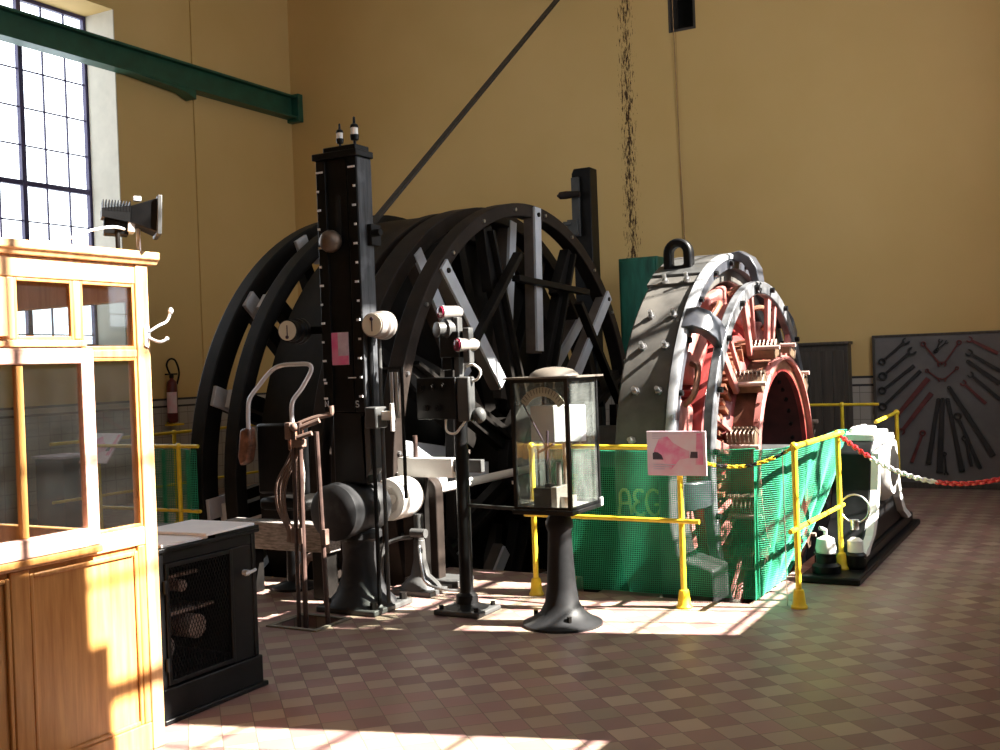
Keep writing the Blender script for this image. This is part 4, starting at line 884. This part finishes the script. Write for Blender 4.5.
# floodlight on the cabin roof edge
t = thing('floodlight', 'black finned floodlight on short legs on the cabin roof corner', 'floodlight', (-3.62, 3.33, 2.145))
fd = Vector((.62, .785, -.05)).normalized(); fs_ = Vector((.785, -.62, 0)); fu = fs_.cross(fd).normalized(); 
if fu.z < 0: fu = -fu
fc = Vector((-3.62, 3.325, 2.30))
def fbox(m, c0, hw0, hh0, c1, hw1, hh1):
    A = fc + fd * c0; B = fc + fd * c1
    return m.hexa([A - fs_ * hw0 - fu * hh0, A + fs_ * hw0 - fu * hh0, A + fs_ * hw0 + fu * hh0, A - fs_ * hw0 + fu * hh0, B - fs_ * hw1 - fu * hh1, B + fs_ * hw1 - fu * hh1, B + fs_ * hw1 + fu * hh1, B - fs_ * hw1 + fu * hh1])
build('reflector', fbox(Mesh(), .0, .055, .035,   .105, .085, .072), 'black', t, bevel=.003)
m = fbox(Mesh(), -.115, .06, .018, 0, .06, .035)
for k in range(10): m.obox(fc + fd * (-.11 + k * .012) + fu * .032, fd * .002, fs_ * .062, fu * .022)
build('cooling_fins', m, 'black', t)
build('lens_frame', fbox(Mesh(), .105, .098, .085, .125, .098, .085), 'grey_paint', t, bevel=.004)  # grey in place of black paints the rim as edge-lit by the sun
build('terminal_box', Mesh().obox(fc - fd * .055 - fu * .055, fd * .05, fs_ * .04, fu * .034), 'black', t, bevel=.005)
build('clip', Mesh().obox(fc + fd * .03 + fu * .075, fd * .016, fs_ * .012, fu * .01), 'white_plastic', t, bevel=.003)
build('bracket', Mesh().obox(fc + fd * .005 - fu * .04, fd * .015, fs_ * .052, fu * .035), 'white_plastic', t, bevel=.003)
build('leg', Mesh().cyl((-3.625, 3.375, 2.145), (-3.625, 3.375, 2.25), .009), 'chrome', t); build('leg', Mesh().cyl((-3.625, 3.26, 2.145), (-3.625, 3.26, 2.27), .010), 'iron', t)
build('cable', Mesh().tube(bez([(-3.61, 3.30, 2.235), (-3.60, 3.22, 2.24), (-3.60, 3.10, 2.215), (-3.64, 2.98, 2.165), (-3.72, 2.85, 2.152), (-4.0, 2.6, 2.15)], 6), .006), 'white_plastic', t)

# ------------------------------------------------------------------ black mesh-front cabinet and papers
K = thing('resistor_cabinet', 'low black cabinet with diamond mesh door beside the wooden cabin', 'cabinet', (-4.12, 3.91, 0))
kx0, kx1, ky0, ky1 = -4.46, -3.80, 3.58, 4.235
cas = Mesh().bx(kx0, kx1, ky0, ky0 + .03, .16, .79).bx(kx0, kx1, ky1 - .03, ky1, .16, .79).bx(kx0, kx0 + .02, ky0 + .03, ky1 - .03, .16, .79).bx(kx1 - .03, kx1 - .004, 4.06, ky1 - .03, .16, .735).bx(kx1 - .03, kx1 - .002, ky0 + .03, ky1 - .03, .735, .79)
build('casing', cas, 'black', K, bevel=.004)
build('plinth', Mesh().bx(kx0, kx1 + .012, ky0 - .01, ky1 + .012, .02, .16).bx(kx0, kx1 + .03, ky0 - .02, ky1 + .03, 0, .025), 'black', K, bevel=.006)
build('top', Mesh().bx(kx0 - .01, kx1 + .015, ky0 - .01, ky1 + .02, .79, .81), 'black', K, bevel=.004)
dz0, dz1, dy0, dy1 = .17, .735, 3.615, 4.06
dm = Mesh().bx(kx1 - .012, kx1 + .006, dy0, dy0 + .022, dz0, dz1).bx(kx1 - .012, kx1 + .006, dy1 - .022, dy1, dz0, dz1).bx(kx1 - .012, kx1 + .006, dy0 + .022, dy1 - .022, dz0, dz0 + .022).bx(kx1 - .012, kx1 + .006, dy0 + .022, dy1 - .022, dz1 - .022, dz1)
dd = build('door', dm, 'black', K, bevel=.003)
msh = Mesh(); step = .019; slope = 2.1; ya, yb, za, zb2 = dy0 + .02, dy1 - .02, dz0 + .02, dz1 - .02
k = -60
for sgn in (1, -1):
    for k in range(-40, 70):
        yst = ya + k * step; seg = []
        if sgn == 1: p, q = (yst, za), (yst + (zb2 - za) / slope, zb2)
        else: p, q = (yst, zb2), (yst + (zb2 - za) / slope, za)
        # clip to ya..yb
        (y_0, z_0), (y_1, z_1) = p, q
        if y_1 <= ya or y_0 >= yb: continue
        if y_0 < ya: z_0 += (z_1 - z_0) * (ya - y_0) / (y_1 - y_0); y_0 = ya
        if y_1 > yb: z_1 = z_0 + (z_1 - z_0) * (yb - y_0) / (y_1 - y_0); y_1 = yb
        msh.bar((kx1 - .004, y_0, z_0), (kx1 - .004, y_1, z_1), .0026, .0025, (1, 0, 0))
build('diamond_mesh', msh, 'black', dd, smooth=0)
for z in (.24, .60): build('hinge', Mesh().cyl((kx1 + .01, dy0 - .01, z), (kx1 + .01, dy0 - .01, z + .06), .01), 'black', dd)
build('handle', Mesh().cyl((kx1 - .004, 4.145, .60), (kx1 + .03, 4.145, .60), .014).tube(bez([(kx1 + .03, 4.12, .595), (kx1 + .032, 4.15, .60), (kx1 + .03, 4.195, .607)], 4), .009), 'batten', K)
for y, z, r, l in ((3.74, .30, .055, .20), (3.95, .36, .06, .26), (3.86, .58, .03, .3)):
    build('resistor', Mesh().lathe((kx1 - .14 - l, y, z), (1, 0, 0), [(r * .6, 0), (r, .01), (r, l), (r * .6, l + .01)], 20), 'porcelain', K)
build('inner_bar', Mesh().bx(-4.3, -4.02, 3.66, 4.1, .42, .44).bx(-4.0, -3.97, 3.80, 4.0, .62, .635).bx(-4.0, -3.97, 3.70, 4.1, .44, .455), 'porcelain', K)
def sheet(name, label, poly, z0, z1, mt='paper'):
    return tag(build(name, Mesh().prism(poly, lambda a, b, h: (a, b, h), z0, z1), mt, bevel=.002), label, 'sheet', 'sheets on the black cabinet')
sheet('card_sheet', 'white card sheet nearest the cabin post on the black cabinet', [(-3.80, 3.60), (-3.80, 3.90), (-4.10, 3.97), (-4.12, 3.65)], .811, .826)
sheet('card_sheet', 'larger white card sheet overlapping at the right end of the black cabinet', [(-3.77, 3.86), (-3.79, 4.225), (-4.22, 4.22), (-4.20, 3.84)], .828, .842)
sheet('folder', 'thin black folder under the right-hand white sheet', [(-3.78, 3.93), (-3.78, 4.245), (-4.24, 4.245), (-4.24, 3.93)], .8105, .8275, 'black')
sheet('card_sheet', 'white card sheet at the back of the cabinet seen through the cabin glass', [(-4.16, 3.60), (-4.14, 3.86), (-4.44, 3.92), (-4.45, 3.60)], .811, .83)

# ------------------------------------------------------------------ back wall: cupboard, tool board
t = thing('cupboard', 'dark planked wooden cupboard on the back wall left of the tool board', 'cupboard', (-2.9, 13.2, 0))
build('carcass', Mesh().bx(-3.30, -2.55, 13.12, 13.345, 0, 1.70), 'dark_wood', t, bevel=.006)
m = Mesh()
for k in range(5): m.bx(-3.25 + k * .132, -3.25 + k * .132 + .128, 13.10, 13.12, .08, 1.63)
build('door', m, 'dark_wood', t, bevel=.004)
build('cornice', Mesh().bx(-3.33, -2.53, 13.09, 13.348, 1.70, 1.735), 'dark_wood', t, bevel=.006)
tb = thing('tool_board', 'big dull grey board leaning on the back wall, hung with spanners', 'board', (-1.57, 13.3, 0))
build('panel', Mesh().bx(-2.28, -.86, 13.30, 13.335, .06, 1.775), 'board', tb, bevel=.003)
build('frame', Mesh().bx(-2.30, -2.27, 13.285, 13.34, .0, 1.79).bx(-.87, -.84, 13.285, 13.34, .0, 1.79).bx(-2.27, -.87, 13.285, 13.34, 1.765, 1.79).bx(-2.27, -.87, 13.285, 13.34, 0, .07), 'dark_wood', tb, bevel=.003)
G_T = 'tools hung on the grey board'
def spanner(label, x0, z0, x1, z1, r, kind='ring', mt='tool_black', w=.03, head=None, cat='spanner'):
    a, b = Vector((x0, 13.285, z0)), Vector((x1, 13.285, z1)); d = (b - a).normalized(); n = Vector((-d.z, 0, d.x)); L = (b - a).length
    F = lambda u, v, h: a + d * u + n * v + Vector((0, h, 0))
    m = Mesh()
    def jaw(u0, s, r):                               # open-ended head as a C-shaped prism
        pts = [(u0 + s * r * cos(radians(q)), r * sin(radians(q))) for q in range(40, 321, 20)]
        inn = [(u0 + s * r * .5 * cos(radians(q)), r * .5 * sin(radians(q))) for q in range(300, 59, -20)]
        m.prism(pts + inn, lambda u, v, h: F(u, v, h), -.012, .012)
    def ringhead(u0, r):
        no = 20; vs = []
        for h in (-.013, .013):
            for rr in (r, r * .55):
                for k in range(no): q = 2 * pi * k / no; vs.append(F(u0 + rr * cos(q), rr * sin(q), h))
        fs = []
        for k in range(no):
            k2 = (k + 1) % no; fs += [(k, k2, no + k2, no + k), (2 * no + k2, 2 * no + k, 3 * no + k, 3 * no + k2), (k2, k, 2 * no + k, 2 * no + k2), (no + k, no + k2, 3 * no + k2, 3 * no + k)]
        m.add(vs, fs)
    s0 = 0
    if kind in ('ring', 'combi'): ringhead(0, r); s0 = r * .9
    if kind == 'open' or kind == 'double': jaw(0, -1, r); s0 = r * .8
    e = L
    if kind == 'combi' or kind == 'double': jaw(L, 1, r); e = L - r * .8
    m.prism([(s0, -w * .45), (e, -w * .6), (e, w * .6), (s0, w * .45)], lambda u, v, h: F(u, v, h), -.009, .009)
    if kind == 'tongs':
        jaw(L, 1, r)
    if kind == 'key':
        m.bar(F(L - .02, -r, 0), F(L - .02, r, 0), .03, .03, (0, 1, 0)); ringhead(0, r * .7)
    o = build('spanner' if cat == 'spanner' else cat.replace(' ', '_'), m, mt, bevel=.002)
    return tag(o, label, cat, G_T)
S = spanner
S('black combination spanner topmost at the left of the tool board', -2.19, 1.48, -1.92, 1.71, .042, 'combi')
S('black combination spanner second from top at the left of the tool board', -2.19, 1.31, -1.86, 1.59, .05, 'combi', w=.034)
S('black ring spanner third from top at the left of the tool board', -2.20, 1.14, -1.84, 1.42, .046, 'ring', w=.036)
S('long black ring spanner fourth from top at the left of the tool board', -2.20, .95, -1.77, 1.36, .05, 'ring', w=.036)
S('red spanner slanting below the left-hand black spanners on the tool board', -2.05, .84, -1.69, 1.27, .04, 'open', 'tool_red', w=.05)
S('lower red spanner slanting left of the centre bars on the tool board', -2.0, .66, -1.66, 1.10, .04, 'open', 'tool_red', w=.046)
S('left thin red spanner of the upper V on the tool board', -1.73, 1.67, -1.56, 1.43, .03, 'combi', 'tool_red', w=.018)
S('right thin red spanner of the upper V on the tool board', -1.35, 1.67, -1.52, 1.43, .03, 'combi', 'tool_red', w=.018)
S('left small red spanner of the lower V on the tool board', -1.70, 1.36, -1.565, 1.25, .022, 'combi', 'tool_red', w=.015)
S('right small red spanner of the lower V on the tool board', -1.38, 1.38, -1.52, 1.25, .022, 'combi', 'tool_red', w=.015)
S('small black spanner standing in the crossed pair at the board top', -1.60, 1.58, -1.545, 1.70, .024, 'combi', w=.016)
S('small black spanner lying slanted in the crossed pair at the board top', -1.585, 1.60, -1.48, 1.68, .02, 'combi', w=.014)
S('dark red spanner at the upper right corner of the tool board', -1.24, 1.70, -.95, 1.53, .036, 'open', 'tool_red', w=.034)
S('black spanner below the red one at the right of the tool board', -1.25, 1.55, -.93, 1.33, .042, 'open', w=.034)
S('black bar spanner third down at the right of the tool board', -1.26, 1.45, -.94, 1.19, .03, 'key', w=.042)
S('dark spanner fourth down at the right of the tool board', -1.24, 1.30, -.94, 1.01, .036, 'open', w=.034)
S('short red spanner among the dark ones at the right of the tool board', -1.32, 1.21, -1.09, .97, .036, 'open', 'tool_red', w=.03)
S('long black bar running from the board centre to its lower right', -1.47, 1.16, -1.03, .38, .03, 'key', w=.05)
S('long black box key left of the centre line of the tool board', -1.59, 1.02, -1.72, .28, .03, 'key', w=.045)
S('widest black box key hanging upright at the centre of the tool board', -1.545, 1.02, -1.60, .18, .035, 'key', w=.055)
S('long black box key right of the centre line of the tool board', -1.49, 1.02, -1.36, .20, .03, 'key', w=.045)
S('black ring spanner hanging lower right of centre on the tool board', -1.39, .83, -1.17, .24, .046, 'ring', w=.036)
S('short red spanner hanging at the lower left of the tool board', -1.77, .64, -1.90, .30, .036, 'ring', 'tool_red', w=.032)
S('short black ring spanner at the lower right of the tool board', -1.32, .58, -1.26, .26, .036, 'ring', w=.028)
S('tiny black spanner at the bottom centre of the tool board', -1.54, .40, -1.53, .17, .024, 'combi', w=.018)

# ------------------------------------------------------------------ left wall: extinguisher, cord, desk
t = thing('fire_extinguisher', 'dark red fire extinguisher with black hose loop on the left wall', 'fire extinguisher', (-10.88, 10.6, .95))
ex, ey = -10.85, 10.58
build('cylinder', Mesh().lathe((ex, ey, .99), (0, 0, 1), [(.055, 0), (.07, .015), (.07, .50), (.06, .55), (.028, .58), (.026, .60)], 24), 'ext_red', t)
build('valve', Mesh().lathe((ex, ey, 1.59), (0, 0, 1), [(.03, 0), (.03, .05), (.02, .06)], 16).bx(ex - .02, ex + .02, ey - .1, ey + .09, 1.63, 1.65), 'black', t)
build('hose', Mesh().tube(bez([(ex, ey + .09, 1.50), (ex + .02, ey + .12, 1.66), (ex + .02, ey + .06, 1.82), (ex + .01, ey - .03, 1.84), (ex, ey - .08, 1.76), (ex, ey - .02, 1.63)], 6), .013), 'black', t)
lb = build('label_plate', Mesh().ring(0, 1, .0705, .072, 0, 0, 10, -70, 70) if False else Mesh().prism([(.0715 * cos(radians(q)), .0715 * sin(radians(q))) for q in range(-130, 11, 20)] + [(.069 * cos(radians(q)), .069 * sin(radians(q))) for q in range(10, -131, -20)], lambda a, b, h: (ex + a, ey + b, h), 1.12, 1.40), 'poster', t)
build('bracket', Mesh().bx(-10.925, -10.77, 10.50, 10.70, .95, .975).bx(-10.925, -10.90, 10.53, 10.63, .975, 1.0), 'yellow', t, bevel=.003)
tag(build('pull_cord', Mesh().tube([(-10.94, 10.12, 2.6), (-10.94, 10.12, 1.62)], .008, 6).lathe((-10.94, 10.12, 1.46), (0, 0, 1), [(.01, 0), (.035, .03), (.03, .12), (.01, .16)], 12), 'black'), 'dark pull cord with weight hanging beside the left window', 'cord')
t = thing('desk', 'small reddish-brown desk with pale top seen through the cabin sash glass', 'desk', (-10.0, 8.1, 0))
build('body', Mesh().bx(-10.2, -9.75, 7.9, 8.3, 0, .76), 'rust', t, bevel=.01)
build('desk_top', Mesh().bx(-10.23, -9.72, 7.87, 8.33, .76, .79), 'lilac', t, bevel=.006)

# ------------------------------------------------------------------ light
W = bpy.data.worlds.new('sky'); SC.world = W; W.use_nodes = True
bg = W.node_tree.nodes['Background']; bg.inputs['Color'].default_value = (.90, .95, 1.0, 1); bg.inputs['Strength'].default_value = 4.9
el = radians(41.5); sd = Vector((.958 * cos(el), .287 * cos(el), sin(el)))
sl_ = bpy.data.lights.new('sun', 'SUN'); sl_.energy = 52; sl_.angle = radians(.53); sl_.color = (1, .93, .82)
so = bpy.data.objects.new('sun', sl_); COL.objects.link(so); so.rotation_euler = sd.to_track_quat('Z', 'Y').to_euler(); so.location = (8, 8, 8)
for i, (x, (a, b), s) in enumerate([(-11.55, w, 1) for w in WL] + [(XR + .2, w, -1) for w in WR]):
    l = bpy.data.lights.new('window_daylight', 'AREA'); l.shape = 'RECTANGLE'; l.size = TOP - SILL; l.size_y = b - a; l.cycles.is_portal = True
    o = bpy.data.objects.new('window_daylight', l); COL.objects.link(o); o.location = (x, (a + b) / 2, (SILL + TOP) / 2)
    o.rotation_euler = Vector((-s, 0, 0)).to_track_quat('Z', 'Y').to_euler()
    # local X of the lamp is vertical here
    R = o.rotation_euler.to_matrix()
    if abs((R @ Vector((1, 0, 0))).z) < .5: l.size, l.size_y = l.size_y, l.size

# ------------------------------------------------------------------ camera
yaw, pit_, rol = .5033, -.009, -.0362
F = Vector((-sin(yaw) * cos(pit_), cos(yaw) * cos(pit_), sin(pit_))); R = Vector((cos(yaw), sin(yaw), 0)); U = R.cross(F)
R, U = R * cos(rol) + U * sin(rol), U * cos(rol) - R * sin(rol)
cam = bpy.data.cameras.new('camera'); cam.sensor_width = 36; cam.lens = 1081.66 * 36 / 1000; cam.clip_start = .05
co = bpy.data.objects.new('camera', cam); COL.objects.link(co)
co.matrix_world = Matrix(((R.x, U.x, -F.x, 0), (R.y, U.y, -F.y, 0), (R.z, U.z, -F.z, 1.6), (0, 0, 0, 1)))
SC.camera = co
SC.view_settings.view_transform = 'Standard'; SC.view_settings.look = 'None'; SC.view_settings.exposure = 0; SC.view_settings.gamma = 1; SC.view_settings.use_curve_mapping = False
SC.cycles.use_denoising = True; SC.cycles.max_bounces = 10; SC.cycles.diffuse_bounces = 5; SC.cycles.transparent_max_bounces = 24; SC.cycles.sample_clamp_indirect = 4; SC.cycles.caustics_reflective = False; SC.cycles.caustics_refractive = False
